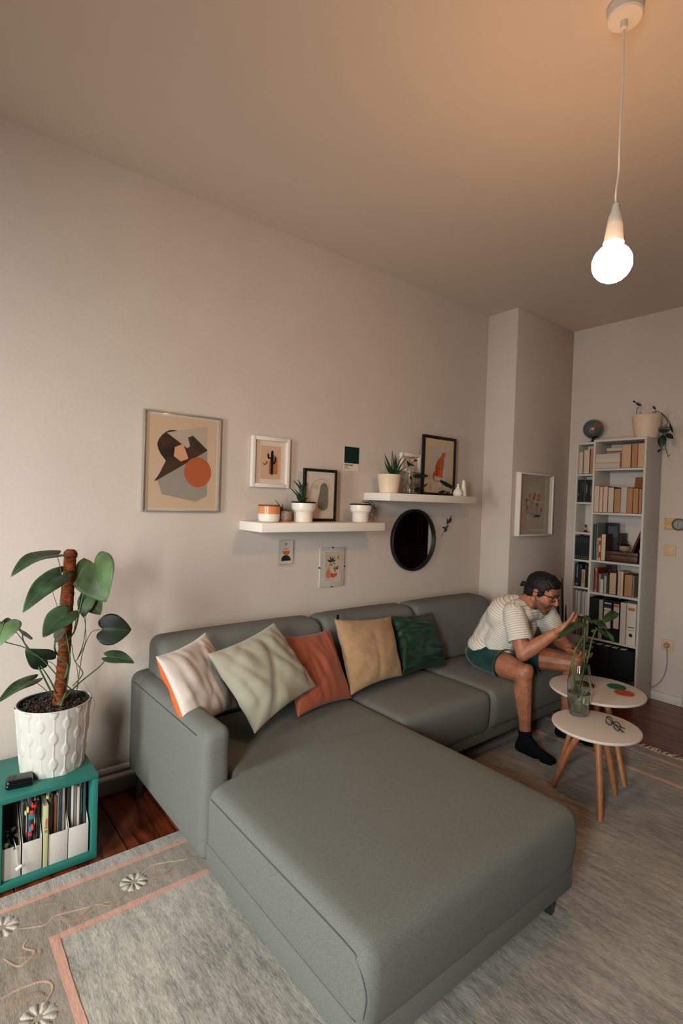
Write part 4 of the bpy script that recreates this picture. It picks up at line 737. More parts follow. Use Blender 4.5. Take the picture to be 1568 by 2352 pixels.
f.poly(cr2(P['vase'], 3), ink('salmon2', (198, 128, 96))); f.poly(cr2(P['bowl'], 2), ink('red_orange', (186, 74, 34))); f.poly(P['moon'], ink('brown2', (140, 86, 56)))
for l in P['leaves']:
    a, b, c = [Vector(p) for p in l]; d = (b - a); n = Vector((-d.y, d.x)) * .11; f.poly([tuple(a), tuple(a + d * .4 + n), tuple(b), tuple(a + d * .4 - n)], INK)
f.build('print', th)
MB().box(x0, x1, -.0125, -.0115, z0, z1, .0004).build('glass_sheet', pane_mat('picture_glass2', .08), th)
for (x, z) in (((x0 + x1) / 2, z1), ((x0 + x1) / 2, z0), (x0, (z0 + z1) / 2), (x1, (z0 + z1) / 2)):
    MB().box(x - .004, x + .004, -.014, -.003, z - .004, z + .004, .001).build('clip', BLACK, th)
# -- round mirror
th = thing('round_mirror', 'round black-rimmed mirror under the upper shelf reflecting a dark hallway', 'mirror', (2.885, -.02, 1.2), None)
cx, cz, r = 2.886, 1.199, .226
MB().lathe([(r, 0), (r, .024), (r - .003, .027), (r - .012, .027), (r - .015, .024), (r - .015, .006), (0, .006)], (cx, -.002, cz), 64, axis=(0, -1, 0)).build('rim', LB, th)
MB().lathe([(r - .0155, .0), (r - .0155, .003), (0, .003)], (cx, -.010, cz), 64, axis=(0, -1, 0)).build('mirror_glass', M('mirror', (205, 205, 200), .02, .5, metal=1.0), th)
# -- dried twig
tw = D['twig']; mb = MB().tube(tw[0], [.0012, .0011, .0009, .0006], 6)
th = thing('dried_twig', 'dried dark sprig fixed to the wall right of the round mirror', 'twig', (3.27, -.012, 1.22))
mb.build('stem', M('dry_stem', (60, 62, 44), .8), th)
for b, t, w in tw[1]:
    leaf_mesh(MB(), b, t, w * .0009, (0, -1, 0), 'oval', .3, .05, nu=5, nv=2).build('leaf', M('dry_leaf', (38, 44, 34), .8), th)
# -- poppy shadow box on the chimney breast
P = D['poppy']; x0, x1, z0, z1 = 3.822, 4.215, 1.236, 1.748; yb = BY; yf = BY - .045
xs0, xs1, zs0, zs1 = rect_of(P['out']); x0, x1, z0, z1 = xs0 + .005, xs1, zs0 + .006, zs1 - .004
th = thing('shadow_box_picture', 'white deep-framed drawing of orange poppies on the chimney breast', 'picture', ((x0 + x1) / 2, BY, z0), 'pictures on the wall')
frame_box(MB(), x0, x1, z0, z1, .014, yf, yb - .001, .002).build('frame', WHITEM, th)
MB().box(x0 + .012, x1 - .012, yb - .012, yb - .002, z0 + .012, z1 - .012).build('mat', M('mat_poppy', (186, 172, 156), .85), th)
f = Flat(yb - .0122)
xc = (x0 + x1) / 2; f.poly([(xc - .10, z0 + .12), (xc + .10, z0 + .12), (xc + .10, z1 - .11), (xc - .10, z1 - .11)], ink('paper_grey', (192, 182, 168)))
bx = (P['base'][0][0] + P['base'][1][0]) / 2; bz = P['base'][0][1]
for x, z, c in P['fl']:
    f.line(cr2([(bx + (x - bx) * .3, bz), (bx + (x - bx) * .9, (bz + z) / 2), (x, z)], 4), .002, ink('stem_teal', (70, 90, 84)))
    f.poly([(x - .006, z - .03), (x, z - .05), (x + .005, z - .028)], ink('stem_teal', (70, 90, 84)))
for k, (x, z, c) in enumerate(P['fl']):
    col = [ink('yellow_ochre', (196, 130, 60)), ink('poppy_orange', (196, 90, 52)), ink('mauve2', (150, 110, 100))][c]
    for a in range(4): f.ell((x + .007 * math.cos(a * 1.7 + k), z + .007 * math.sin(a * 1.7 + k)), .010, .009, col, 10)
    f.ell((x, z), .003, .003, ink('brown', (96, 50, 30)), 8)
f.poly([(bx - .05, bz - .006), (bx + .05, bz - .006), (bx + .045, bz + .006), (bx + .01, bz + .014), (bx - .04, bz + .008)], ink('stem_dark', (52, 72, 76))); f.build('print', th)
MB().box(x0 + .013, x1 - .013, yf + .006, yf + .007, z0 + .013, z1 - .013).build('glass_sheet', PANE, th)

# ================================================================ things on the shelves
def succulent(leaves, parent, m=SUCC, w=.010, name='leaf'):
    for L in leaves:
        P = bez(L, 4); n = len(P)
        MB().tube(P, [w * (1 - (i / (n - 1)) ** 1.4) * (.8 + .2 * min(1, i / 2)) + .0006 for i in range(n)], 7, flat=.45).build(name, m, parent, smooth=180)
# orange and white pot
th = thing('glazed_pot', 'orange and white glazed pot with a wooden lid, leftmost on the lower shelf', 'pot', (1.586, -.13, S1Z), 'pots on the shelves')
MB().lathe([(.045, 0), (.055, .004), (.060, .014), (.0612, .03), (.0612, .046)], (1.586, -.13, S1Z), 40).build('white_base', WHITEG, th)
MB().lathe([(.0612, .046), (.0612, .088), (.058, .0885), (.055, .085), (0, .084)], (1.586, -.13, S1Z), 40).build('orange_band', M('peach_glaze', (206, 136, 86), .25, .5), th)
MB().lathe([(.0605, 0), (.0618, .002), (.0618, .006), (.060, .008), (0, .008)], (1.586, -.13, S1Z + .0885), 40).build('lid', M('cork_wood', (120, 70, 36), .6), th)
# little speckled pot
c = (1.688, -.14, S1Z)
th = thing('small_planter', 'small speckled grey planter with a tiny aloe on a wooden saucer', 'planter', c, 'pots on the shelves')
MB().lathe([(.036, 0), (.038, .003), (.038, .009), (.035, .010), (0, .010)], c, 28).build('saucer', M('saucer_wood', (178, 92, 48), .5), th)
MB().lathe([(.030, .010), (.035, .016), (.0365, .034), (.034, .062), (.031, .064), (.031, .058), (0, .056)], c, 28).build('pot', M('speckled_clay', (142, 124, 108), .7, .2, var=.25, vs=120), th)
MB().lathe([(.0335, .062), (.0335, .068), (.030, .068), (.030, .060), (0, .059)], c, 28).build('rim', M('rim_brown', (80, 48, 34), .6), th)
succulent(D['aloe_tiny'], th, w=.006)
# stepped white pots
SOIL = M('potting_soil', (40, 32, 26), .95, .1, var=.5, vs=90, bump=1, bs=120)
def stepped(x, y, label, s=1.0):
    th = thing('stepped_planter', label, 'planter', (x, y, S1Z), 'pots on the shelves')
    MB().lathe([(.052 * s, 0), (.054 * s, .003), (.0545 * s, .055 * s), (.057 * s, .060 * s), (.068 * s, .072 * s), (.071 * s, .088 * s), (.071 * s, .112 * s), (.067 * s, .112 * s), (.066 * s, .100 * s), (0, .10 * s)], (x, y, S1Z), 44).build('pot', WHITEG, th)
    MB().lathe([(.062 * s, .108 * s), (.073 * s, .1125 * s), (.0745 * s, .116 * s), (.068 * s, .1175 * s), (.067 * s, .120 * s), (.064 * s, .120 * s), (.062 * s, .112 * s), (0, .111 * s)], (x, y, S1Z), 44).build('inner_pot', BLACKM, th)
    return th
th = stepped(1.805, -.15, 'white stepped planter with a spiky aloe in front of the face picture')
succulent(D['aloe_low'], th, w=.011)
th = stepped(2.262, -.13, 'white stepped planter with thin trailing stems near the right end of the lower shelf', .97)
for k, L in enumerate(D['rhip']): MB().tube(bez(L, 4), .0016 if k > 3 else .0024, 6).build('trailing_stem', DKLEAF, th)
# upper shelf: plain cream pot with aloe
c = (2.505, -.13, S2Z)
th = thing('cream_planter', 'cream glazed planter with a large spiky aloe, leftmost on the upper shelf', 'planter', c, 'pots on the shelves')
MB().lathe([(.058, 0), (.062, .004), (.079, .116), (.0815, .124), (.078, .126), (.075, .12), (.073, .11), (0, .108)], c, 44).build('pot', M('cream_glaze', (222, 200, 174), .3, .5), th)
MB().lathe([(.072, .108), (.0, .114)], c, 24).build('soil', SOIL, th)
succulent(D['aloe_up'], th, w=.013)
# glass flask with cuttings
c = (2.665, -.16, S2Z)
th = thing('glass_flask', 'conical glass flask of water with rooted cuttings beside the aloe', 'vase', c)
MB().lathe([(.040, 0), (.043, .004), (.042, .012), (.028, .085), (.0175, .135), (.0165, .185), (.019, .190), (.0175, .191), (.0145, .186), (.0155, .135), (.026, .085), (.040, .012), (.038, .005), (0, .005)], c, 32).build('flask', GLASS, th)
MB().lathe([(.0, .006), (.0375, .007), (.0385, .012), (.0325, .048), (0, .048)], c, 28).build('water', WATER, th)
for L in D['pilea']: MB().tube(bez(L, 4), .0012, 5).build('stem', DKLEAF, th)
for b, t, w in D['pilea_l']: leaf_mesh(MB(), b, t, w / 5.6 * .0021, TOCAM, 'heart', .15, .1, nu=8, nv=4).build('leaf', DKLEAF, th)
# bud vases
c = (3.158, -.185, S2Z)
v = MB().lathe([(.026, 0), (.033, .006), (.036, .025), (.030, .043), (.016, .058), (.0090, .072), (.0085, .092), (.007, .092), (.007, .085), (0, .083)], c, 32).build('bud_vase', WHITEM, None, origin=c)
tag(v, 'short round-bellied white vase beside the spotted cat picture', 'vase', 'white vases on the upper shelf')
c = (3.222, -.185, S2Z)
v = MB().lathe([(.022, 0), (.0245, .004), (.023, .03), (.018, .07), (.011, .110), (.0105, .122), (.008, .122), (.008, .112), (0, .110)], c, 32).build('bud_vase', WHITEM, None, origin=c)
tag(v, 'tall slim white vase, rightmost object on the upper shelf', 'vase', 'white vases on the upper shelf')

# ================================================================ green cabinet and its contents
GRN = M('green_lacquer', (36, 108, 98), .45, .4, var=.03, vs=3)
cab = thing('green_cabinet', 'low green open cabinet against the long wall carrying the potted plant', 'cabinet', (.28, -.305, 0))
bx0, bx1, by0, by1 = -.075, .626, -.476, -.135
MB().box(bx0, bx1, by0, by1, .332, .35, .0008).build('top_panel', GRN, cab); MB().box(bx0, bx1, by0, by1, .012, .036, .0008).build('bottom_panel', GRN, cab)
MB().box(bx1 - .020, bx1, by0, by1, .036, .332, .0008).build('side_panel', GRN, cab); MB().box(bx0, bx0 + .02, by0, by1, .036, .332, .0008).build('side_panel', GRN, cab)
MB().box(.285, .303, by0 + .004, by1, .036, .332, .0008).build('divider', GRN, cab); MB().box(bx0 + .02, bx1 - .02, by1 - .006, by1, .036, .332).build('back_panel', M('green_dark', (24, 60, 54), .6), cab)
MB().box(bx0 + .01, bx1 - .01, by0 + .03, by1 - .02, 0, .012).build('plinth', BLACKM, cab)
CARD = M('white_cardboard', (190, 183, 176), .6, .3)
def magfile(x0, x1, label, zf=.118, curved=False):
    zb = .036; y0, y1 = by0 + .022, by0 + .26
    th = thing('magazine_file', label, 'magazine file', ((x0 + x1) / 2, (y0 + y1) / 2, zb), 'magazine files in the green cabinet')
    t = .002; MB().box(x0, x1, y0, y0 + t, zb, zb + zf, .0006).build('front', CARD, th)
    sd = [(y0 + t, zb), (y1, zb), (y1, zb + .26), (y1 - .10, zb + .26), (y0 + t, zb + zf)]
    for xx in (x0, x1 - t): MB().prism([(xx, a, b) for a, b in sd], (t, 0, 0)).build('side', CARD, th)
    MB().box(x0 + t, x1 - t, y1 - t, y1, zb, zb + .26).build('back', CARD, th); MB().box(x0 + t, x1 - t, y0 + t, y1 - t, zb, zb + t).build('base', CARD, th)
    return y0
mags_cols = [(70, 70, 70), (160, 150, 140), (40, 44, 48), (190, 182, 172), (110, 96, 86), (28, 30, 34), (150, 90, 60), (200, 196, 190), (60, 80, 90), (122, 118, 112)]
ordn = ['first', 'second', 'third', 'fourth', 'fifth', 'sixth', 'seventh', 'eighth', 'ninth', 'tenth', 'eleventh', 'twelfth']
def mags(x0, x1, n, which, seed, h=(.24, .275)):
    rr = random.Random(seed); x = x0; w = (x1 - x0) / n
    for i in range(n):
        t = w * rr.uniform(.7, .95); hh = rr.uniform(*h); y0 = by0 + .045 + rr.uniform(0, .025); z0 = .0385
        k = rr.randrange(len(mags_cols)); th = thing('magazine', '%s magazine from the left in the %s' % (ordn[i], which), 'magazine', (x + t / 2, y0 + .1, z0), 'magazines in the green cabinet')
        MB().box(x, x + t, y0, y0 + .003, z0, z0 + hh, .0004).build('spine', M('mag_%d' % k, mags_cols[k], .35, .5), th)
        MB().box(x + .0006, x + t - .0006, y0 + .003, y0 + .19, z0 + .001, z0 + hh - .001).build('pages', M('mag_pages', (176, 166, 156), .8), th)
        if i % 3 == 1:
            MB().box(x + t * .3, x + t * .7, y0 - .0004, y0, z0 + hh * .55, z0 + hh * .92).build('spine_print', M('mag_ink_%d' % (k % 3), [(180, 40, 34), (220, 214, 206), (30, 90, 110)][k % 3], .5), th)
        x += w
magfile(.306, .366, 'white cardboard magazine file at the left with the lamp cord hanging over it')
magfile(.371, .435, 'white cardboard magazine file holding magazines with coloured sticky tabs'); mags(.375, .431, 6, 'tabbed file', 4)
magfile(.458, .524, 'white cardboard magazine file with a scooped shadowed front beside the green booklet'); mags(.462, .520, 6, 'third file', 8)
magfile(.527, .5985, 'rightmost white cardboard magazine file in the green cabinet'); mags(.531, .594, 6, 'rightmost file', 12)
for i, (x, y, z, w, h, c) in enumerate(((.378, 0, .255, .006, .012, (206, 204, 120)), (.385, 0, .262, .006, .018, (206, 204, 120)), (.400, 0, .275, .014, .018, (214, 56, 60)), (.394, 0, .25, .012, .014, (214, 56, 60)), (.392, 0, .232, .016, .018, (20, 128, 130)), (.403, 0, .285, .010, .008, (226, 110, 40)), (.393, 0, .185, .008, .016, (50, 130, 160)), (.400, 0, .19, .007, .016, (220, 70, 60)), (.390, 0, .17, .012, .010, (206, 40, 60)), (.449, 0, .292, .007, .012, (206, 204, 120)))):
    o = MB().box(x, x + w, by0 + .028, by0 + .044, z, z + h, .001).build('sticky_tab', M('tab_%d_%d' % (c[0], c[1]), c, .6), None, origin=(x, by0 + .03, z))
    tag(o, ['yellow-green tab at the far left', 'taller yellow-green tab', 'large red tab near the top', 'red tab below the large one', 'teal round tab', 'orange tab', 'blue tab low down', 'small red-orange tab low down', 'dark red tab at the bottom', 'yellow tab on the green booklet'][i] + ' of the sticky tabs in the green cabinet', 'tab', 'sticky tabs on the magazines')
th = thing('booklet', 'pale green booklet with red lettering standing between two magazine files', 'booklet', (.448, -.4, .0365), None)
gb = M('pale_green_cover', (176, 178, 140), .6); MB().box(.4395, .4545, by0 + .018, by0 + .021, .0365, .274, .0006).build('spine', gb, th)
MB().box(.4397, .4405, by0 + .021, by0 + .2, .0365, .274).build('cover', gb, th); MB().box(.4535, .4543, by0 + .021, by0 + .2, .0365, .274).build('cover', gb, th); MB().box(.4407, .4533, by0 + .021, by0 + .198, .038, .272).build('pages', M('mag_pages', (176, 166, 156), .8), th)
text_obj('lettering', 'Brigitte', .0125, (.451, by0 + .0175, .186), (PI / 2, -PI / 2, 0), M('ink_red', (196, 60, 34), .6), th, bold=True)
text_obj('lettering', '13', .012, (.451, by0 + .0175, .168), (PI / 2, -PI / 2, 0), INK, th, bold=True)
# white cord with plug hanging over the left file, and the dark leafy garland
th = thing('plugged_cord', 'thin white cord with a small white plug hanging over the leftmost magazine file', 'cord', (.35, by0, .15))
MB().tube([(.345, by0 + .06, .165), (.348, by0 + .012, .160), (.349, by0 + .008, .13), (.351, by0 + .006, .10), (.357, by0 + .006, .085)], .0014, 6, smooth=True).build('cord', WHITEM, th)
MB().box(-.011, .011, -.004, .004, -.0045, .0045, .001, mat=Matrix.Translation((.358, by0 + .004, .080)) @ Matrix.Rotation(-.45, 4, 'Y')).build('plug', WHITEM, th)
th = thing('leaf_garland', 'dark green artificial leaf garland lying on the leftmost magazine file', 'garland', (.335, -.42, .16)); random.seed(5)
for i in range(16):
    b = Vector((random.uniform(.306, .35), by0 + random.uniform(.03, .07), random.uniform(.158, .20))); t = b + Vector((random.uniform(-.02, .02), random.uniform(-.025, 0), random.uniform(-.022, .022)))
    leaf_mesh(MB(), b, t, .014, TOCAM, 'oval', .2, .1, nu=5, nv=2).build('leaf', [LEAFM[0], M('garland_olive', (84, 96, 56), .6)][i % 2], th)
# earbud case
c = Vector((.366, -.392, .35))
th = thing('earphone_case', 'small glossy black earphone case lying on top of the green cabinet', 'case', c)
GB = M('gloss_black', (10, 14, 16), .12, .6)
def case(z0, z1, r):
    mb = MB(); rblock(mb, -.045, .045, -.032, .032, z0, z1, r, None, step=.01)
    R = Matrix.Translation(c) @ Matrix.Rotation(-.15, 4, 'Z'); mb.v = [tuple(R @ Vector(v)) for v in mb.v]; return mb
case(0.0005, .0205, .009).build('case_base', GB, th, smooth=180); case(.0198, .034, .0125).build('lid', GB, th, smooth=180)

# ================================================================ big potted plant
pcx, pcy, pz = .497, -.292, .35
plant = thing('potted_monstera', 'tall leafy plant on a coir pole in a white embossed pot on the green cabinet', 'potted plant', (pcx, pcy, pz))
POT = M('white_embossed', (192, 188, 182), .45, .4)
def prad(z): return .1135 + (.1365 - .1135) * (z / .262) ** .9
mb = MB(); nseg = 224; zs = [i * .262 / 72 for i in range(73)]; vs = []; fs = []
NC = 18
for z in zs:
    for k in range(nseg):
        t = 2 * PI * k / nseg; col = t / (2 * PI) * NC; fc = (col - round(col)) * (2 * PI / NC) * prad(z); ci = round(col) % NC
        ph = 0 if ci % 2 else .5; zz = (z / .105 + ph) % 1.0 - .5; hz = zz * .105
        drop = math.exp(-((abs(fc) / (.0145 * max(.0, 1 - (abs(hz) / .027) ** 2.0) + 1e-5)) ** 8)) if abs(hz) < .027 else 0
        line = math.exp(-(fc / .0016) ** 2)
        r = prad(z) + .0036 * max(drop * (1 - .25 * (fc / .0145) ** 2), line * .75)
        vs.append((pcx + r * math.cos(t), pcy + r * math.sin(t), pz + z))
for i in range(len(zs) - 1):
    for k in range(nseg): fs.append((i * nseg + k, i * nseg + (k + 1) % nseg, (i + 1) * nseg + (k + 1) % nseg, (i + 1) * nseg + k))
mb.add(vs, fs); fs = None
mb.lathe([(.1365, .262), (.1360, .265), (.1325, .265), (.131, .258), (.128, .236), (0, .232)], (pcx, pcy, pz), 64, cap0=False)
mb.lathe([(.1135, .0005), (0, .0005)], (pcx, pcy, pz), 64, cap0=False)
mb.build('pot', POT, plant, smooth=60)
MB().lathe([(.1295, .236), (.1295, .263), (.1265, .263), (.1255, .236), (0, .233)], (pcx, pcy, pz), 64).build('inner_pot', M('dark_green_plastic', (30, 44, 36), .5), plant)
so = MB(); so.lathe([(.1255, .243), (.10, .246), (.06, .250), (.02, .252), (0, .252)], (pcx, pcy, pz), 64, fn=None)
so.v = [(x, y, z + .006 * nz(x * 70, y * 70, 2) + .004 * nz(x * 160, y * 160, 5)) for x, y, z in so.v]
soil = so.build('soil', SOIL, plant, smooth=180)
cr_ = MB(); random.seed(11)
for i in range(700):
    a = random.uniform(0, 2 * PI); r = .120 * math.sqrt(random.random()); s_ = random.uniform(.0018, .0058); x, y = pcx + r * math.cos(a), pcy + r * math.sin(a)
    R = Matrix.Translation((x, y, pz + .251 + random.uniform(-.002, .004))) @ Matrix.Rotation(random.uniform(0, 3), 4, Vector((random.random(), random.random(), random.random())).normalized())
    cr_.box(-s_ * 1.3, s_ * 1.3, -s_ * .5, s_ * .5, -s_ * .3, s_ * .3, s_ * .12, mat=R, m=[M('bark_dark', (34, 28, 26), .95), M('bark_grey', (70, 62, 58), .95), M('bark_brown', (66, 42, 30), .95)][i % 3])
o = cr_.build('bark_chips', None, plant, smooth=0); o['kind'] = 'stuff'
# coir pole
COIR = M('coir', (132, 68, 38), .95, .1, var=.35, vs=40, stretch=(1, 1, 2.5), vrgb=(72, 38, 24), bump=1.0, bs=180)
pb, pt = Vector((.513, -.30, .60)), Vector((.5495, -.30, 1.232)); mb = MB(); pts = []; rr = []
for i in range(90):
    t = i / 89; pts.append(pb.lerp(pt, t) + Vector((.004 * math.sin(t * 5), 0, 0)))
    r = .0225 + .0016 * abs(math.sin(t * 60)) + .001 * nz(t * 30); 
    if t > .955: r = .026
    if t > .985: r = .022
    if t > .995: r = .014
    rr.append(r)
mb.tube(pts, rr, 20); mb.build('coir_pole', COIR, plant, smooth=60)
fz = MB(); random.seed(2)
for i in range(260):
    t = random.random(); p = pb.lerp(pt, t); a = random.uniform(0, 2 * PI); d = Vector((math.cos(a), math.sin(a), random.uniform(-.5, .5))); q0 = p + Vector((d.x, d.y, 0)) * .022
    fz.tube([q0, q0 + Vector((-d.y, d.x, d.z)) * .006 + d * .003, q0 + Vector((-d.y, d.x, d.z)) * .012 + d * .005], .00035, 3, cap=False)
o = fz.build('coir_fibres', COIR, plant, smooth=0); o['kind'] = 'stuff'
for P, r in D['stems']:
    n = len(P); MB().tube(P, [r * (.75 + .5 * i / (n - 1)) for i in range(n)], 8, smooth=True).build('stem', STEM if r > .0015 else M('root_thread', (90, 80, 66), .8), plant, smooth=180)
random.seed(9)
for B, T, w, mode, c in D['leaves']:
    fac = TOCAM + Vector((random.uniform(-.25, .25), random.uniform(-.1, .1), random.uniform(.0, .45)))
    if mode == 'up': fac = Vector((-.35, -.5, .75))
    B = Vector(B); T = Vector(T)
    leaf_mesh(MB(), B, T, w * (1.18 if mode == 'cam' else 1.45), fac, 'heart', .22, .16, nu=14, nv=6, vein=VEIN, m=LEAFM[c], curl=.12 if mode == 'up' else .05).build('leaf', None, plant, smooth=180)
# ================================================================ bookcases on the right wall
XB = 4.264; XW = 4.544; XN = 4.374; PAGE = M('book_pages', (194, 158, 128), .85, .1, var=.05, vs=60, stretch=(1, 14, .2)); PAGE2 = M('book_pages_pale', (192, 178, 160), .85, .1, var=.05, vs=60, stretch=(1, 14, .2)); PAGE3 = M('book_pages_tan', (168, 126, 94), .85, .1, var=.06, vs=60, stretch=(1, 14, .2)); PAGEG = M('book_pages_grey', (178, 172, 164), .85, .1)
def bookcase(label, x0, x1, y0, y1, z1, shelves, zb):
    th = thing('bookcase', label, 'bookcase', ((x0 + x1) / 2, (y0 + y1) / 2, 0)); t = .016
    MB().box(x0, x1, y0, y0 + t, 0, z1, .0008).build('side_panel', SHADEW, th); MB().box(x0, x1, y1 - t, y1, 0, z1, .0008).build('side_panel', SHADEW, th)
    MB().box(x0, x1, y0 + t, y1 - t, z1 - .018, z1, .0006).build('top_panel', SHADEW, th); MB().box(x1 - .006, x1 - .002, y0 + t, y1 - t, .06, z1 - .018).build('back_panel', SHADEW, th)
    MB().box(x0 + .012, x0 + .028, y0 + t, y1 - t, 0, zb - .016).build('kickboard', SHADEW, th)
    for z in shelves + [zb]: MB().box(x0 + .002, x1 - .006, y0 + t, y1 - t, z - .016, z, .0006).build('shelf', SHADEW, th)
    return th
bookcase('tall white wide bookcase full of books against the right wall', XB, XW, -1.036, -.641, 2.02, [1.790, 1.443, 1.062, .806, .444], .09)
bookcase('tall narrow white bookcase between the wide bookcase and the chimney breast', XN, XW, -.639, -.445, 2.02, [1.757, 1.523, 1.272, 1.043, .817, .589, .371], .09)
COVERS = {}
def cov(rgb):
    k = 'cover_%d_%d_%d' % rgb; return M(k, rgb, .5, .4)
def book(y0, t, z0, h, d, xf, label, group, cover=(40, 40, 40), page=None, lean=0.0, name='book', marks=None, gap=.0):
    """a standing book: y0 is its left edge, it runs to y0 - t; page = fore-edge faces the room, else the spine does"""
    base = Vector((xf + d / 2, y0 - t / 2, z0 + .0005)); th = thing(name, label, 'book' if name == 'book' else name.replace('_', ' '), base, group)
    y1 = y0 - t; c = cov(cover); e = min(.0016, t * .12); z0 = z0 + .0005
    def R(mb):
        if lean:
            M4 = Matrix.Translation(base) @ Matrix.Rotation(lean, 4, 'X') @ Matrix.Translation(-base); mb.v = [tuple(M4 @ Vector(v)) for v in mb.v]
        return mb
    if page is not None:
        cb = MB().box(xf, xf + d, y0 - e, y0, z0, z0 + h).box(xf, xf + d, y1, y1 + e, z0, z0 + h).box(xf + d - e, xf + d, y1 + e, y0 - e, z0, z0 + h)
        R(cb).build('cover', c, th); pg = MB(); rblock(pg, xf + .002, xf + d - e, y1 + e, y0 - e, z0 + .003, z0 + h - .003, .0008, None, step=.1, k=1); R(pg).build('pages', page, th)
    else:
        cb = MB(); cb.box(xf, xf + .003, y1, y0, z0, z0 + h, .0008, seg=1).box(xf + .003, xf + d, y0 - e, y0, z0, z0 + h).box(xf + .003, xf + d, y1, y1 + e, z0, z0 + h); R(cb).build('cover', c, th)
        R(MB().box(xf + .003, xf + d - .003, y1 + e, y0 - e, z0 + .002, z0 + h - .002)).build('pages', PAGE2, th)
        for (a, b, col) in (marks or ()):
            R(MB().box(xf - .0003, xf, y1 + t * .22, y0 - t * .22, z0 + h * a, z0 + h * b)).build('spine_print', M('spine_ink_%d_%d_%d' % col, col, .6), th)
    return th
def stack(y0, y1, z0, items, xf, where, group):
    z = z0 + .0005
    for i, (t, c, pg, dx, dy, ln) in enumerate(items):
        th = thing('book', ln, 'book', (xf + dx + .08, (y0 + y1) / 2, z), group)
        ya, yb = y0 - dy, y1 + dy * .3; e = .0016; x0 = xf + dx; x1 = x0 + .135
        MB().box(x0, x1, yb, ya, z, z + e).box(x0, x1, yb, ya, z + t - e, z + t).box(x0, x1, ya - e, ya, z + e, z + t - e).build('cover', cov(c), th)
        MB().box(x0 + .001, x1, yb + .001, ya - e, z + e, z + t - e).build('pages', pg, th); z += t + .0004
G = 'books in the top shelf of the wide bookcase'
stack(-.664, -.853, 1.790, [(.036, (150, 146, 140), PAGEG, -.012, 0, 'grey-edged book lying at the bottom of the top-shelf stack'), (.016, (200, 150, 110), PAGE, -.010, .002, 'thin orange-edged book lying second from bottom of the top-shelf stack'), (.024, (220, 210, 196), PAGE2, -.008, .004, 'cream book lying third from the bottom of the top-shelf stack'), (.036, (160, 156, 150), PAGEG, -.010, .004, 'thick grey-edged book lying fourth in the top-shelf stack, jutting forward')], XB, '', G)
stack(-.735, -.853, 1.9045, [(.014, (120, 60, 30), PAGE3, .02, 0, 'orange-edged book pushed back on top of the top-shelf stack'), (.007, (20, 20, 20), PAGE3, .02, 0, 'thin black book pushed back near the top of the top-shelf stack'), (.024, (150, 146, 138), PAGEG, .02, 0, 'grey book pushed back, topmost of the top-shelf stack')], XB + .0, '', G)
for y, t, h, pg, c, l in ((-.858, .066, .178, PAGE, (190, 120, 80), 'thick orange-cream book right of the lying stack on the top shelf'), (-.928, .044, .176, PAGE3, (40, 24, 20), 'tan book with a dark cover, middle of the three thick ones on the top shelf'), (-.9735, .044, .184, PAGE, (180, 110, 70), 'rightmost tall orange-cream book on the top shelf')):
    book(y, t, 1.790, h, .14, XB + .006, l, G, c, pg)
G = 'books in the second shelf of the wide bookcase'
y = -.6585
B2 = [(.042, .212, PAGE2, (190, 130, 96), 'cream-edged book'), (.029, .205, PAGE2, (168, 40, 24), 'slim book in a bright red cover'), (.037, .207, PAGE2, (176, 60, 30), 'cream-edged book with red-brown cover'), (.046, .200, PAGE2, (60, 30, 24), 'thick book with pale edge'), (.052, .190, PAGE3, (26, 26, 26), 'thickest tan-edged book with black cover'), (.042, .202, PAGEG, (206, 202, 196), 'white-grey book'), (.043, .195, PAGE3, (160, 90, 60), 'tan-edged book'), (.042, .193, PAGE3, (90, 40, 28), 'darker tan-edged book'), (.024, .190, PAGE3, (70, 40, 30), 'slim tan-edged book')]
for i, (t, h, pg, c, l) in enumerate(B2):
    book(y, t - .0015, 1.443, h, .135, XB + .004, l + ', %s from left, second shelf of wide bookcase' % ordn[i], G, c, pg); y -= t + .0003
o = MB().box(XB + .15, XB + .16, -1.012, -.905, 1.444, 1.725, .002).box(XB + .165, XB + .172, -1.012, -.895, 1.444, 1.69, .002).build('cardboard_folder', M('kraft_card', (134, 80, 46), .85), None, origin=(XB + .16, -.96, 1.444))
tag(o, 'brown cardboard folders standing behind the books of the second shelf', 'folder')
# third shelf: albums, books, wooden box, teapot
G = 'books in the third shelf of the wide bookcase'
for i, (y, t, h, c, l, mk) in enumerate(((-.663, .011, .285, (24, 30, 34), 'thin black album, leftmost on the third shelf', None), (-.6745, .007, .292, (96, 110, 104), 'thin grey-green album second from left on the third shelf', None), (-.682, .007, .288, (20, 30, 34), 'thin dark album third from left on the third shelf', None), (-.6895, .007, .296, (110, 124, 114), 'thin pale-green edged album fourth on the third shelf', None))):
    book(y, t - .0008, 1.062, h, .2, XB + .008, l, G, c, None, marks=mk)
o = thing('record_sleeve', 'large dark album standing behind the books on the third shelf', 'album', (XB + .13, -.75, 1.0625), G)
MB().box(XB + .128, XB + .138, -.806, -.700, 1.0625, 1.362, .001).build('cover', cov((16, 28, 30)), o); MB().box(XB + .1272, XB + .128, -.795, -.725, 1.25, 1.335).build('cover_print', M('album_grey', (66, 74, 78), .5), o)
book(-.698, .012, 1.062, .178, .12, XB + .01, 'cream patterned book on the third shelf beside the thin albums', G, (188, 160, 132), None, marks=[(.1, .9, (140, 110, 90))])
book(-.711, .018, 1.062, .195, .12, XB + .006, 'red book with cream panels on the third shelf', G, (150, 50, 30), None, marks=[(.0, .12, (206, 176, 140)), (.35, .62, (206, 176, 140)), (.8, .9, (206, 176, 140))])
book(-.731, .034, 1.062, .212, .14, XB + .004, 'thick book with cream edge right of the red one on the third shelf', G, (70, 40, 28), PAGE2)
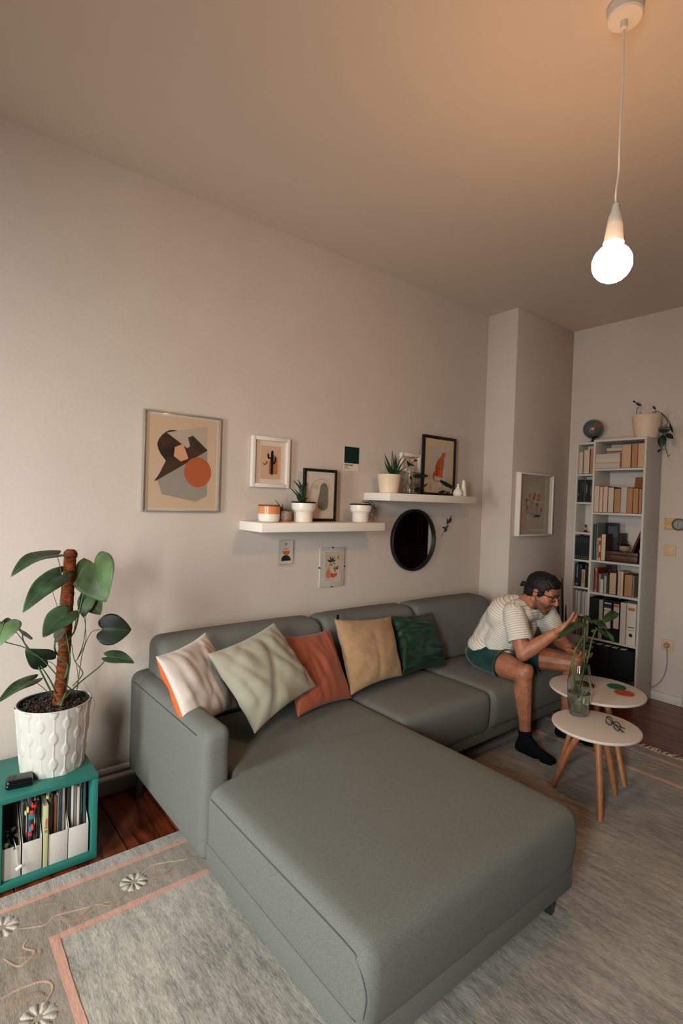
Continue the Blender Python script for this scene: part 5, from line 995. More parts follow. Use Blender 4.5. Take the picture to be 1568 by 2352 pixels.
book(-.767, .058, 1.062, .220, .1, XB + .142, 'broad dark brown book behind the wooden box on the third shelf', G, (50, 34, 26), None)
wb_ = thing('wooden_box', 'dark wooden box on the third shelf of the wide bookcase', 'box', (XB + .1, -.88, 1.0625)); MB().box(XB - .004, XB + .118, -1.006, -.770, 1.0625, 1.118, .002).build('body', DARKW, wb_); MB().box(XB - .006, XB + .120, -1.008, -.768, 1.1185, 1.146, .002).build('lid', DARKW, wb_)
tp = thing('teapot', 'small beige teapot with black lid standing on the dark wooden box', 'teapot', (XB + .06, -.882, 1.1465)); c = (XB + .07, -.882, 1.1465)
MB().lathe([(.024, 0), (.036, .010), (.041, .026), (.037, .042), (.028, .048), (0, .048)], c, 28).build('body', M('clay_beige', (150, 124, 98), .6), tp); MB().lathe([(.034, .044), (.036, .048), (.024, .056), (.006, .060), (.006, .066), (0, .067)], c, 28).build('lid', BLACKM, tp)
MB().tube([(c[0], c[1] + .036, c[2] + .03), (c[0], c[1] + .052, c[2] + .045), (c[0], c[1] + .062, c[2] + .062)], [.006, .005, .004], 8, smooth=True).build('spout', BLACKM, tp)
MB().tube([(c[0], c[1] + .03, c[2] + .05), (c[0], c[1] + .01, c[2] + .085), (c[0], c[1] - .012, c[2] + .085), (c[0], c[1] - .032, c[2] + .05)], .003, 8, smooth=True).build('handle', BLACKM, tp)
o = thing('leaning_picture', 'black orange-edged picture leaning at a slant against the right side of the third shelf', 'picture', (XB + .08, -.98, 1.1465)); Rl = Matrix.Translation((XB + .07, -.953, 1.1475)) @ Matrix.Rotation(.36, 4, 'X')
MB().box(-.06, .045, -.010, .0, 0, .175, .001, mat=Rl).build('panel', BLACKM, o); MB().box(-.062, -.06, -.012, -.010, 0, .178, mat=Rl).box(-.062, -.06, .0, .002, 0, .178, mat=Rl).build('edge', M('orange_edge', (190, 92, 40), .6), o)
# fourth shelf
G = 'books in the fourth shelf of the wide bookcase'
y = -.672
for i, (t, h, c, pg, l) in enumerate(((.008, .188, (16, 20, 22), None, 'thin black book'), (.014, .19, (196, 130, 92), None, 'slim salmon book'), (.011, .192, (130, 24, 20), None, 'slim dark red book'), (.008, .15, (66, 62, 58), None, 'thin grey-brown book'), (.012, .148, (130, 134, 128), None, 'slim grey book'), (.022, .106, (196, 184, 172), None, 'short white book'), (.004, .12, (40, 40, 40), None, 'very thin black booklet'), (.020, .138, (150, 150, 142), None, 'pale grey-green book'), (.020, .140, (34, 54, 36), None, 'dark green book'), (.054, .168, (22, 24, 26), PAGE, 'very thick book with tan edge'), (.010, .172, (14, 18, 20), None, 'narrow black book'), (.020, .188, (176, 166, 152), None, 'pale grey tall book'), (.020, .186, (206, 170, 128), None, 'cream tall book'), (.007, .17, (30, 30, 28), None, 'thin black-brown book'), (.060, .17, (14, 18, 20), PAGE3, 'very thick tan-edged book in black cover'), (.012, .165, (120, 120, 112), None, 'slim grey book'))):
    book(y, t - .001, .806, h, .13, XB + .03, l + ', %s from left, fourth shelf of wide bookcase' % (ordn + ['thirteenth', 'fourteenth', 'fifteenth', 'last'])[i], G, c, pg, marks=[(.55, .85, (170, 160, 140))] if i in (7, 4) else ([(.1, .9, (96, 40, 30))] if i == 1 else None)); y -= t + .0003
o = tag(MB().box(XB + .17, XB + .185, -.78, -.70, .807, 1.02, .001).build('dark_book', cov((40, 18, 18)), None, origin=(XB + .18, -.74, .807)), 'dark red-brown volume standing behind the slim books of the fourth shelf', 'book', G)
# fifth shelf: ring binders
G = 'ring binders in the wide bookcase'
def binder(y0, t, label, c, z=.444, h=.318, lab=None, hole=None, thin=False, xf=None):
    xf = xf or XB + .004; y1 = y0 - t; th = thing('ring_binder', label, 'binder', (xf + .14, (y0 + y1) / 2, z + .0005), G); z += .0005
    MB().box(xf, xf + .003, y1, y0, z, z + h, .001, seg=1).box(xf + .003, xf + .262, y0 - .002, y0, z, z + h).box(xf + .003, xf + .262, y1, y1 + .002, z, z + h).build('cover', cov(c), th)
    MB().box(xf + .02, xf + .255, y1 + .003, y0 - .003, z + .004, z + h - .03).build('papers', PAGEG, th)
    if lab:
        for (a, b, col, nm) in lab: MB().box(xf - .0008 - .0002 * (nm != 'label'), xf, y1 + t * .14, y0 - t * .14, z + h * a, z + h * b).build('label' if nm == 'label' else 'print', M('label_%d_%d' % (col[0], col[2]), col, .6), th)
    if hole is not None:
        MB().lathe([(.011, 0), (.013, .0012), (.015, 0)], (xf - .0005, (y0 + y1) / 2, z + h * hole), 24, axis=(-1, 0, 0)).build('finger_ring', M('steel', (150, 156, 156), .3, metal=.9), th)
        MB().lathe([(.011, 0), (.011, .0006), (0, .0006)], (xf - .0002, (y0 + y1) / 2, z + h * hole), 24, axis=(-1, 0, 0)).build('finger_hole', BLACKM if c[0] > 60 else M('hole_grey', (120, 130, 128), .6), th)
binder(-.6585, .074, 'wide black ring binder with a pale finger hole, leftmost in the binder shelf', (12, 17, 19), hole=.16)
binder(-.735, .028, 'narrow pale grey folder box second from left in the binder shelf', (150, 146, 138), h=.31, lab=[(.80, .805, (20, 24, 26), 'x')])
binder(-.766, .072, 'black ring binder with a white label marked with a dark blue bar', (12, 17, 19), lab=[(.3, .93, (190, 180, 168), 'label'), (.80, .90, (28, 40, 70), 'p'), (.72, .735, (90, 90, 90), 'q'), (.50, .505, (90, 90, 90), 'q'), (.44, .445, (90, 90, 90), 'q')])
binder(-.8405, .056, 'black ring binder with a narrow label headed in orange', (12, 17, 19), lab=[(.33, .93, (190, 180, 168), 'label'), (.85, .91, (190, 100, 70), 'p'), (.45, .455, (90, 90, 90), 'q')])
binder(-.899, .040, 'plain white folder box between the black and white binders', (196, 188, 178), h=.315)
binder(-.9455, .066, 'white ring binder with a finger hole and small printed label, rightmost in the binder shelf', (206, 196, 184), lab=[(.82, .90, (150, 140, 134), 'label'), (.845, .88, (190, 90, 60), 'p'), (.42, .44, (60, 60, 60), 'q'), (.36, .368, (90, 90, 90), 'q')], hole=.24)
# bottom: two black storage boxes with tabs, printed strip
for k, (a, b, l) in enumerate(((-.660, -.836, 'left black storage box in the bottom of the wide bookcase'), (-.840, -1.016, 'right black storage box in the bottom of the wide bookcase'))):
    th = thing('storage_box', l + ', with pale corner tabs', 'box', (XB + .1, (a + b) / 2, .0905), 'black boxes in the wide bookcase')
    MB().box(XB - .03, XB + .25, b, a, .091, .405, .002).build('body', BLACKM, th)
    MB().box(XB - .0315, XB - .030, a - .03, a - .026, .34, .36).build('latch', M('brass', (150, 100, 50), .4, metal=.8), th)
    for j in range(2 if k else 3): MB().box(XB - .028, XB + .03, a - .055 - .062 * j, a - .018 - .062 * j, .4055, .4105, .001).build('tab', M('pale_plastic', (150, 172, 166), .3), th)
th = thing('audio_device', 'black device with a row of small pale marks standing before the black boxes', 'device', (XB - .06, -.83, .091))
MB().box(XB - .075, XB - .034, -1.030, -.700, .0, .192, .006, seg=3).build('case', BLACK, th); random.seed(4)
for j in range(34):
    if j in (9, 10, 20, 29, 30): continue
    y = -.735 - j * .0084; hh = random.uniform(.003, .009)
    MB().box(XB - .0757, XB - .075, y - .0050, y, .158, .158 + hh * 1.3).build('key_mark', M('mark_pale', (168, 156, 140), .6) if j % 7 else M('mark_orange', (200, 84, 40), .6), th)
MB().box(XB - .0757, XB - .075, -1.022, -1.010, .158, .165).build('red_mark', M('mark_red', (220, 70, 40), .6), th)
# narrow bookcase
G = 'books in the narrow bookcase'
y = -.4655
for i, (t, h, pg, c, l) in enumerate(((.034, .186, PAGE2, (200, 150, 110), 'cream-edged book'), (.052, .203, PAGE2, (60, 44, 34), 'thick cream-edged book'), (.040, .208, PAGE3, (190, 100, 50), 'tan-edged book with orange cover'))):
    book(y, t, 1.757, h, .12, XN + .006, l + ', %s of three on the top shelf of the narrow bookcase' % ordn[i], G, c, pg); y -= t + .005
DVD = [(14, 20, 22), (30, 34, 36), (16, 22, 26), (60, 60, 58), (20, 24, 28)]
y = -.466
for i in range(9):
    book(y, .0155, 1.523, .186, .13, XN + .004, 'dark film case %s from left, second shelf of narrow bookcase' % ordn[i], 'film cases in the narrow bookcase', DVD[i % 5], None, name='film_case', marks=[(.3 + .1 * (i % 3), .7 + .08 * (i % 3), [(90, 84, 78), (120, 116, 108), (60, 70, 74)][i % 3])] if i in (2, 4, 6, 7, 8) else ([(.3, .38, (190, 70, 30))] if i == 0 else None)); y -= .0172
fg = thing('figurine', 'tiny brown and white figurine on the third shelf of the narrow bookcase', 'figurine', (XN + .03, -.585, 1.2725)); c = (XN + .026, -.537, 1.2725)
MB().lathe([(.019, 0), (.017, .006), (.008, .016), (.007, .02), (0, .02)], c, 18).build('foot', M('fig_brown', (54, 34, 26), .6), fg); MB().lathe([(.008, .02), (.011, .03), (.008, .042), (0, .043)], c, 18).build('body', M('fig_white', (170, 150, 132), .6), fg); MB().lathe([(.004, .042), (.009, .05), (.007, .062), (0, .065)], c, 18).build('head', M('fig_brown', (54, 34, 26), .6), fg)
y = -.465
for i in range(9):
    book(y, .0164, 1.043, .197, .13, XN + .003, 'matching black series volume %s from left, fourth shelf of narrow bookcase' % ordn[i], 'series volumes in the narrow bookcase', (16, 24, 28), None, name='series_volume', marks=[(.045, .07, (150, 130, 110)), (.13, .15, (120, 130, 130)), (.70, .93, (40, 52, 56))]); y -= .0175
y = -.470
for i, (t, h, c, mk) in enumerate(((.012, .19, (16, 22, 26), [(.05, .12, (180, 80, 50))]), (.016, .20, (20, 26, 30), [(.35, .9, (110, 116, 114)), (.06, .14, (150, 150, 146))]), (.014, .19, (14, 20, 22), None), (.012, .185, (24, 34, 40), [(.84, .95, (60, 110, 120))]), (.028, .145, (170, 150, 132), [(.2, .9, (150, 110, 84))]), (.012, .19, (20, 30, 34), [(.84, .95, (60, 110, 120))]), (.014, .192, (14, 20, 24), None), (.014, .20, (120, 116, 108), [(.2, .9, (90, 84, 78))]), (.012, .19, (22, 26, 28), None))):
    book(y, t, .817, h, .12, XN + .006, '%s from left of the dark books, fifth shelf of narrow bookcase' % ordn[i].capitalize(), G, c, None, marks=mk); y -= t + .0012
y = -.468
for i in range(14):
    t = [.012, .010, .008, .013, .009, .011][i % 6]; g = [150, 176, 132, 186, 166, 120][i % 6]
    book(y, t - .001, .589, .186 + .006 * (i % 3), .1, XN + .02, 'pale grey thin booklet %s from left, sixth shelf of narrow bookcase' % (ordn + ['thirteenth', 'fourteenth'])[i], 'booklets in the narrow bookcase', (g, g - 4, g - 10), None, name='booklet'); y -= t
    if y < -.612: break
y = -.468
for i in range(12):
    t = [.014, .010, .012, .016][i % 4]; c = [(120, 100, 84), (40, 40, 40), (176, 150, 124), (90, 96, 92)][i % 4]
    book(y, t - .001, .371, .182, .1, XN + .02, '%s brown or grey booklet from left, seventh shelf of narrow bookcase' % ordn[i].capitalize(), 'booklets in the narrow bookcase', c, None, name='booklet'); y -= t
    if y < -.608: break
# globe
th = thing('globe', 'small globe on a black foot on top of the narrow bookcase', 'globe', (4.45, -.545, 2.0205)); c = Vector((4.45, -.541, 2.137))
gm = bpy.data.materials.new('globe_map'); gm.use_nodes = True; nt = gm.node_tree; b = nt.nodes['Principled BSDF']; b.inputs['Roughness'].default_value = .3
tc = nt.nodes.new('ShaderNodeTexCoord'); n_ = nt.nodes.new('ShaderNodeTexNoise'); n_.inputs['Scale'].default_value = 14; n_.inputs['Detail'].default_value = 6; nt.links.new(tc.outputs['Object'], n_.inputs['Vector'])
rp = nt.nodes.new('ShaderNodeValToRGB'); rp.color_ramp.interpolation = 'CONSTANT'; rp.color_ramp.elements[0].color = lin((70, 88, 88)); rp.color_ramp.elements[1].position = .55; rp.color_ramp.elements[1].color = lin((150, 80, 44)); e = rp.color_ramp.elements.new(.63); e.color = lin((88, 84, 52)); nt.links.new(n_.outputs['Fac'], rp.inputs[0]); nt.links.new(rp.outputs[0], b.inputs['Base Color'])
g = MB(); pr = [(.079 * math.sin(PI * i / 24), -.079 * math.cos(PI * i / 24)) for i in range(25)]; g.lathe(pr, c, 40, axis=(.25, .1, 1)); g.build('sphere', gm, th, smooth=180)
MB().lathe([(.048, 0), (.050, .004), (.030, .009), (.015, .014), (.013, .036), (.026, .044), (.040, .052), (.042, .050), (.02, .040), (0, .038)], (4.45, -.545, 2.0205), 28).build('foot', BLACK, th)
# pot with trailing plant
c = (4.40, -.975, 2.0205); th = thing('hanging_planter', 'large white pot with a few trailing dark leaves on top of the wide bookcase', 'potted plant', c)
MB().lathe([(.070, 0), (.076, .004), (.094, .09), (.1005, .150), (.1015, .168), (.099, .1745), (.096, .172), (.095, .16), (0, .155)], c, 48).build('pot', M('planter_white', (214, 190, 164), .5, .3), th)
for L in D['topst']: MB().tube(bez(L, 4), .0022, 6).build('stem', DKLEAF, th)
MB().tube(bez(D['topst'][5][-2:] + [D['topst'][7][0], D['topst'][7][1]], 3), .0022, 6).build('dry_stem', M('dry_brown', (110, 72, 46), .8), th)
for b, t, w in D['topl']: leaf_mesh(MB(), b, t, w / 5.44 * .0030, (-.9, -.3, .1), 'oval', .15, .1, nu=9, nv=4).build('leaf', DKLEAF, th)
# ================================================================ fittings on the right wall
IV = M('ivory_plastic', (206, 176, 138), .45, .4)
xw = X2
th = thing('light_switch', 'square ivory light switch on the right wall below the wooden gauge board', 'switch', (xw, -1.118, 1.128)); MB().box(xw - .010, xw - .0005, -1.160, -1.076, 1.127, 1.211, .003, seg=3).build('plate', IV, th); MB().box(xw - .015, xw - .010, -1.145, -1.091, 1.142, 1.196, .002).build('rocker', IV, th)
th = thing('wall_socket', 'square ivory wall socket near the floor right of the bookcase', 'socket', (xw, -1.13, .398)); MB().box(xw - .010, xw - .0005, -1.172, -1.09, .400, .483, .003, seg=3).build('plate', IV, th); MB().lathe([(.027, 0), (.027, .003), (.022, .003), (.021, .0005), (0, .0005)], (xw - .010, -1.131, .4415), 32, axis=(-1, 0, 0)).build('socket_ring', IV, th)
th = thing('plug_and_cable', 'grey plug and hanging cable in the ivory wall socket', 'cable', (xw - .02, -1.131, .43)); CAB = M('grey_cable', (150, 142, 134), .5)
MB().lathe([(.0185, 0), (.0185, .020), (.012, .030), (0, .031)], (xw - .0115, -1.131, .4415), 24, axis=(-1, 0, 0)).build('plug', CAB, th)
MB().tube([(xw - .03, -1.131, .430), (xw - .028, -1.137, .40), (xw - .022, -1.139, .33), (xw - .02, -1.136, .27), (xw - .02, -1.124, .21), (xw - .02, -1.10, .155), (xw - .02, -1.07, .115), (xw - .02, -1.040, .09), (xw - .022, -1.030, .084)], .0036, 8, smooth=True).build('cable', CAB, th)
th = thing('gauge_board', 'light wooden board with a round grey dial on the right wall', 'gauge', (xw, -1.17, 1.33)); MB().box(xw - .018, xw - .0005, -1.245, -1.073, 1.330, 1.417, .003).build('board', PINE, th)
MB().lathe([(.045, 0), (.046, .004), (.046, .016), (.042, .021), (.036, .022), (.034, .017), (0, .016)], (xw - .018, -1.178, 1.3715), 40, axis=(-1, 0, 0)).build('dial_housing', M('dial_grey', (104, 104, 96), .35, metal=.5), th)
MB().lathe([(.033, 0), (.033, .0006), (0, .0006)], (xw - .0345, -1.178, 1.3715), 32, axis=(-1, 0, 0)).build('dial_face', M('dial_face', (140, 146, 142), .5), th)
MB().tube([(xw - .0358, -1.172, 1.350), (xw - .0358, -1.180, 1.392)], .0016, 5).build('needle', BLACK, th)
for z in (1.345, 1.402): MB().lathe([(.004, 0), (.004, .0006), (.0028, .001), (0, .0006)], (xw - .018, -1.088, z), 16, axis=(-1, 0, 0)).build('screw', M('brass2', (160, 120, 80), .5), th)
# dark slender leaves behind the man, in the corner
th = thing('corner_plant', 'slender dark upright leaves of a plant standing beside the narrow bookcase', 'plant', (4.15, -.52, 0))
MB().lathe([(.07, 0), (.075, .005), (.09, .15), (.085, .15), (.08, .14), (0, .138)], (4.12, -.52, 0), 32).build('pot', BLACKM, th)
for dx, tz, w in ((0, .90, .03), (.03, .78, .03), (-.03, .70, .03)):
    leaf_mesh(MB(), (4.12 + dx, -.52 + dx, .14), (4.13 + dx * 1.3, -.50 + dx * 2, tz), w, TOCAM, 'blade', .25, .02, nu=10, nv=3, thick=.003).build('leaf', M('snake_leaf', (38, 54, 44), .5, var=.3, vs=40), th)

# ================================================================ tables
TOPM = M('table_white', (206, 196, 187), .4, .4)
def table(c, zt, r, feet, label, rl):
    th = thing('side_table', label, 'table', (c[0], c[1], 0), 'round white tables')
    MB().lathe([(r - .014, 0), (r - .003, .004), (r, .009), (r, .013), (r - .003, .017), (r - .008, .018), (0, .018)], (c[0], c[1], zt - .018), 72).build('table_top', TOPM, th)
    MB().lathe([(.05, 0), (.062, .012), (.064, .024), (0, .024)], (c[0], c[1], zt - .042), 24).build('hub', OAK, th)
    for fx, fy in feet:
        d = Vector((fx - c[0], fy - c[1], 0)); top = Vector((c[0], c[1], zt - .022)) + d * .27
        MB().tube([(fx, fy, RZ + .001), (fx - d.x * .35, fy - d.y * .35, zt * .55), top], [rl * .72, rl * .95, rl * 1.05], 14).build('leg', OAK, th)
    return th
table((2.668, -1.482), .405, .203, ((2.648, -1.283), (2.541, -1.579), (2.842, -1.513)), 'smaller lower round white table on three oak legs, carrying the glass vase', .0165)
table((3.060, -1.298), .452, .250, ((2.878, -1.191), (2.960, -1.510), (3.235, -1.225)), 'larger round white table behind, with coloured coasters and a glass cup', .0165)
def coaster(c, r, col, label):
    o = MB().lathe([(r - .001, 0), (r, .001), (r, .003), (r - .001, .004), (0, .004)], (c[0], c[1], .4525), 40).build('coaster', M('cork_%d' % col[0], col, .8, .2, var=.1, vs=60), None, origin=(c[0], c[1], .4525)); tag(o, label, 'coaster', 'round coasters on the larger table')
coaster((3.185, -1.352), .050, (34, 104, 70), 'green round coaster beside the orange one on the larger table')
coaster((3.112, -1.425), .050, (172, 88, 50), 'orange round coaster nearest the rim of the larger table')
coaster((3.075, -1.218), .050, (88, 34, 24), 'dark red round coaster seen behind the vase on the larger table')
th = thing('glass_cup', 'small clear glass bowl on the larger table behind the vase', 'cup', (2.92, -1.24, .4525))
MB().lathe([(.020, 0), (.022, .002), (.036, .022), (.044, .048), (.0425, .048), (.034, .022), (.020, .005), (0, .004)], (2.935, -1.235, .4525), 36).build('cup', GLASS, th)
o = MB().tube([(3.045, -1.285, .4562), (3.095, -1.268, .4562)], .0035, 8).build('pen', BLACK, None, origin=(3.07, -1.277, .4527)); tag(o, 'short dark pen lying on the larger table near the dark red coaster', 'pen')
# vase with cuttings
c = (2.722, -1.365, .4055); th = thing('glass_vase', 'tall clear glass vase with rooted monstera cuttings on the smaller table', 'vase', c)
MB().lathe([(.036, 0), (.042, .003), (.0445, .012), (.055, .08), (.058, .13), (.056, .18), (.047, .24), (.0435, .262), (.0425, .263), (.0415, .262), (.045, .24), (.054, .18), (.056, .13), (.053, .08), (.042, .016), (.038, .012), (0, .011)], c, 48).build('vase', GLASS, th)
MB().lathe([(0, .0115), (.040, .0125), (.0525, .08), (.0550, .115), (.0, .115)], c, 40).build('water', WATER, th)
for L in D['cutst']:
    L = [tuple(p) for p in L]; MB().tube(bez(L, 4), .0042, 8).build('stem', M('cutting_stem', (76, 104, 56), .4, .4), th, smooth=180)
for b, t, w in D['cutl']: leaf_mesh(MB(), b, t, w / 5.44 * .0024 * 1.15, (-.5, -.5, .75), 'oval', .25, .22, nu=12, nv=5, vein=VEIN, m=M('cutting_leaf', (48, 76, 42), .35, .5, var=.25, vs=20)).build('leaf', None, th, smooth=180)
random.seed(6); rt = MB()
for i in range(16):
    a = random.uniform(0, 2 * PI); p0 = Vector(c) + Vector((.006 * math.cos(a), .006 * math.sin(a), .075)); P = [p0]
    for k in range(1, 6): P.append(Vector(c) + Vector((.036 * math.cos(a + k * .7) * min(1, k / 2), .036 * math.sin(a + k * .7) * min(1, k / 2), max(.017, .07 - k * .012 + .004 * math.sin(i)))))
    rt.tube(P, .0012, 5, smooth=True)
o = rt.build('roots', M('root_pale', (160, 150, 112), .7), th); o['kind'] = 'stuff'
# reading glasses on the table
def spectacles(name, label, Mx, mat, parent=None, folded=True, s=1.0):
    th = parent or thing(name, label, 'glasses', Mx.translation)
    def rim(cx):
        P = []
        for k in range(25):
            a = 2 * PI * k / 24; ca, sa = math.cos(a), math.sin(a)
            P.append(Mx @ Vector(((cx + math.copysign(abs(ca) ** .7, ca) * .0245) * s, 0, (math.copysign(abs(sa) ** .75, sa) * .0175) * s)))
        return P
    if parent: root = MB(); 
    mb = MB(); mb.tube(rim(-.032), .0021 * s, 6, cap=False).tube(rim(.032), .0021 * s, 6, cap=False).tube([Mx @ Vector((-.009 * s, 0, .006 * s)), Mx @ Vector((0, .002 * s, .009 * s)), Mx @ Vector((.009 * s, 0, .006 * s))], .002 * s, 6)
    return th, mb
th, mb = spectacles('eyeglasses', 'folded thin black-framed eyeglasses lying on the smaller table', Matrix.Translation((2.702, -1.548, .427)) @ Matrix.Rotation(math.atan2(-1.628 + 1.475, 2.655 - 2.757), 4, 'Z') @ Matrix.Rotation(-.25, 4, 'X'), BLACK)
Mx = Matrix.Translation((2.702, -1.548, .427)) @ Matrix.Rotation(math.atan2(-1.628 + 1.475, 2.655 - 2.757), 4, 'Z') @ Matrix.Rotation(-.25, 4, 'X')
mb.build('rims', BLACK, th)
for sgn in (-1, 1):
    MB().tube([Mx @ Vector((sgn * .057, 0, .008)), Mx @ Vector((sgn * .058, .010 + .006 * (sgn + 1), .004)), Mx @ Vector((sgn * -.030, .018 + .006 * (sgn + 1), -.010)), Mx @ Vector((sgn * -.058, .020 + .006 * (sgn + 1), -.014))], .0022, 6, smooth=True).build('temple', BLACK, th)
    MB().lathe([(.022, 0), (.022, .0008), (0, .0008)], Mx @ Vector((sgn * .032, 0, 0)), 20, axis=Mx.to_3x3() @ Vector((0, 1, 0))).build('lens', PANE, th)
# ================================================================ the man
def hull_cap(mb, p1, r1, p2, r2, sub=2):
    b = bmesh.new()
    for p, r in ((p1, r1), (p2, r2)):
        bmesh.ops.create_icosphere(b, subdivisions=sub, radius=r, matrix=Matrix.Translation(p))
    for f in b.faces[:]: b.faces.remove(f)
    r_ = bmesh.ops.convex_hull(b, input=b.verts[:], use_existing_faces=False)
    for v in [v for v in b.verts if not v.link_faces]: b.verts.remove(v)
    bmesh.ops.recalc_face_normals(b, faces=b.faces[:]); mb.bm(b)
def ell(mb, c, rad, rot=None, sub=3):
    b = bmesh.new(); bmesh.ops.create_icosphere(b, subdivisions=sub, radius=1)
    m = Matrix.Translation(c) @ (rot.to_4x4() if rot else Matrix()) @ Matrix.Diagonal((rad[0], rad[1], rad[2], 1)); b.transform(m); mb.bm(b)
def remesh(mb, voxel, it, fac=.5):
    me = bpy.data.meshes.new('tmp'); me.from_pydata(mb.v, [], mb.f); o = bpy.data.objects.new('tmp', me); COL.objects.link(o)
    r = o.modifiers.new('r', 'REMESH'); r.mode = 'VOXEL'; r.voxel_size = voxel
    if it: s = o.modifiers.new('s', 'SMOOTH'); s.iterations = it; s.factor = fac
    m2 = bpy.data.meshes.new_from_object(o.evaluated_get(bpy.context.evaluated_depsgraph_get())); bpy.data.objects.remove(o)
    V = [v.co.copy() for v in m2.vertices]; Fc = [tuple(p.vertices) for p in m2.polygons]; bpy.data.meshes.remove(m2)
    out = MB(); out.v = [tuple(v) for v in V]; out.f = Fc; out.m = [0] * len(Fc); return out
PO = (3.0, -.70, .45)
man = thing('person', 'bearded man in glasses, striped T-shirt and green shorts hunched on the sofa', 'person', PO)
f_ = Vector((.16, -.90, -.36)).normalized(); u_ = Vector((0, 0, 1)); r_ = f_.cross(u_).normalized(); u_ = r_.cross(f_).normalized()   # r_ is the man's right
HC = Vector((2.985, -.985, .962))
HR = Matrix((( f_.x, r_.x, u_.x), (f_.y, r_.y, u_.y), (f_.z, r_.z, u_.z)))
def hl(a, b, c): return HC + f_ * a + r_ * b + u_ * c
Rsh, Lsh = Vector((2.85, -.885, .825)), Vector((3.14, -.905, .835)); Rel, Lel = Vector((2.805, -.985, .612)), Vector((3.205, -.965, .652)); Rwr, Lwr = Vector((2.895, -1.128, .755)), Vector((3.065, -1.128, .640))
Rhip, Lhip = Vector((2.915, -.64, .50)), Vector((3.085, -.655, .50)); Rkn, Lkn = Vector((2.835, -.975, .492)), Vector((3.215, -1.085, .515)); Ran, Lan = Vector((2.865, -.985, .105)), Vector((3.255, -1.02, .12))
B = MB()
# trunk
ell(B, (3.0, -.63, .52), (.17, .12, .10)); hull_cap(B, Vector((3.0, -.65, .56)), .12, Vector((2.99, -.76, .76)), .12); ell(B, (2.99, -.80, .79), (.155, .105, .11)); hull_cap(B, Rsh + Vector((.03, .0, -.01)), .055, Lsh + Vector((-.03, 0, -.01)), .055)
# neck
hull_cap(B, Vector((2.985, -.875, .855)), .060, hl(-.028, 0, -.055), .056)
# arms
def limb(p, r): 
    for i in range(len(p) - 1): hull_cap(B, Vector(p[i]), r[i], Vector(p[i + 1]), r[i + 1])
limb([Rsh, Rsh.lerp(Rel, .5), Rel], [.052, .050, .041]); limb([Rel, Rel.lerp(Rwr, .30), Rwr], [.043, .045, .027]); limb([Lsh, Lsh.lerp(Lel, .5), Lel], [.052, .048, .041]); limb([Lel, Lel.lerp(Lwr, .30), Lwr], [.043, .045, .027])
# legs
limb([Rhip, Rhip.lerp(Rkn, .55), Rkn], [.088, .078, .058]); limb([Lhip, Lhip.lerp(Lkn, .5), Lkn], [.088, .078, .058])
ell(B, Rkn + Vector((0, -.022, .02)), (.045, .035, .042)); ell(B, Lkn + Vector((.005, -.022, .02)), (.045, .035, .042))
for kn, an in ((Rkn, Ran), (Lkn, Lan)):
    cf = kn.lerp(an, .30) + Vector((0, .018, 0)); limb([kn + Vector((0, 0, -.01)), kn.lerp(an, .35), kn.lerp(an, .8), an], [.052, .045, .035, .034]); hull_cap(B, kn.lerp(an, .16) + Vector((0, .012, 0)), .044, cf, .050); hull_cap(B, cf, .050, kn.lerp(an, .72) + Vector((0, .004, 0)), .034)
# feet
FEET = []
for an, toe in ((Ran, Vector((2.872, -1.150, .034))), (Lan, Vector((3.305, -1.19, .034)))):
    hp = Vector((an.x - .003, an.y + .028, .046)); d = (toe - hp); 
    FEET.append([(an, .036, hp, .032), (an + Vector((0, -.01, -.01)), .036, hp.lerp(toe, .45) + Vector((0, 0, .022)), .032), (hp, .031, hp.lerp(toe, .5), .030), (hp.lerp(toe, .45) + Vector((0, 0, .018)), .033, hp.lerp(toe, .8), .027), (hp.lerp(toe, .78) + Vector((.016, 0, -.002)), .023, toe + Vector((.012, 0, -.004)), .018), (hp.lerp(toe, .78) + Vector((-.016, 0, -.002)), .023, toe + Vector((-.014, .004, -.002)), .020)])
    for a in FEET[-1]: hull_cap(B, a[0], a[1] * .93, a[2], a[3] * .93)
body_low = B
# hands: palm, four fingers of different lengths, thumb at the side
def chain(p, r):
    for i in range(len(p) - 1): hull_cap(B, Vector(p[i]), r[i], Vector(p[i + 1]), r[i + 1], 1)
# right hand, held up and pinching a morsel
rk = Vector((2.925, -1.188, .822)); wd = (rk - Rwr).normalized(); sd = Vector((.72, .28, -.2)).normalized(); sd = (sd - wd * sd.dot(wd)).normalized(); pn = wd.cross(sd).normalized()
if pn.z < 0: pn = -pn
for k in range(4):
    o = sd * ((k - 1.5) * .0195); hull_cap(B, Rwr + o * .55 + wd * .012, .0195, rk + o, .0135, 1)
PINCH = Vector((2.945, -1.222, .872))
kn = [rk + sd * ((k - 1.5) * .0195) for k in range(4)]
up_ = Vector((0, 0, 1)); out_ = Vector((.45, -.85, .1)).normalized()
chain([kn[0], kn[0] + wd * .030 + up_ * .016, kn[0] + wd * .034 + up_ * .034 + out_ * .006, PINCH + Vector((-.004, .004, .008))], [.0105, .0098, .0088, .0075])
chain([kn[1], kn[1] + wd * .034 + up_ * .008, kn[1] + wd * .040 - up_ * .012 + out_ * .004, kn[1] + wd * .020 - up_ * .026 + out_ * .010], [.0108, .0100, .009, .0078])
chain([kn[2], kn[2] + wd * .030 + up_ * .002, kn[2] + wd * .034 - up_ * .018, kn[2] + wd * .014 - up_ * .028], [.0104, .0096, .0087, .0076])
chain([kn[3], kn[3] + wd * .022 - up_ * .002, kn[3] + wd * .026 - up_ * .015, kn[3] + wd * .010 - up_ * .024], [.0094, .0085, .0077, .0068])
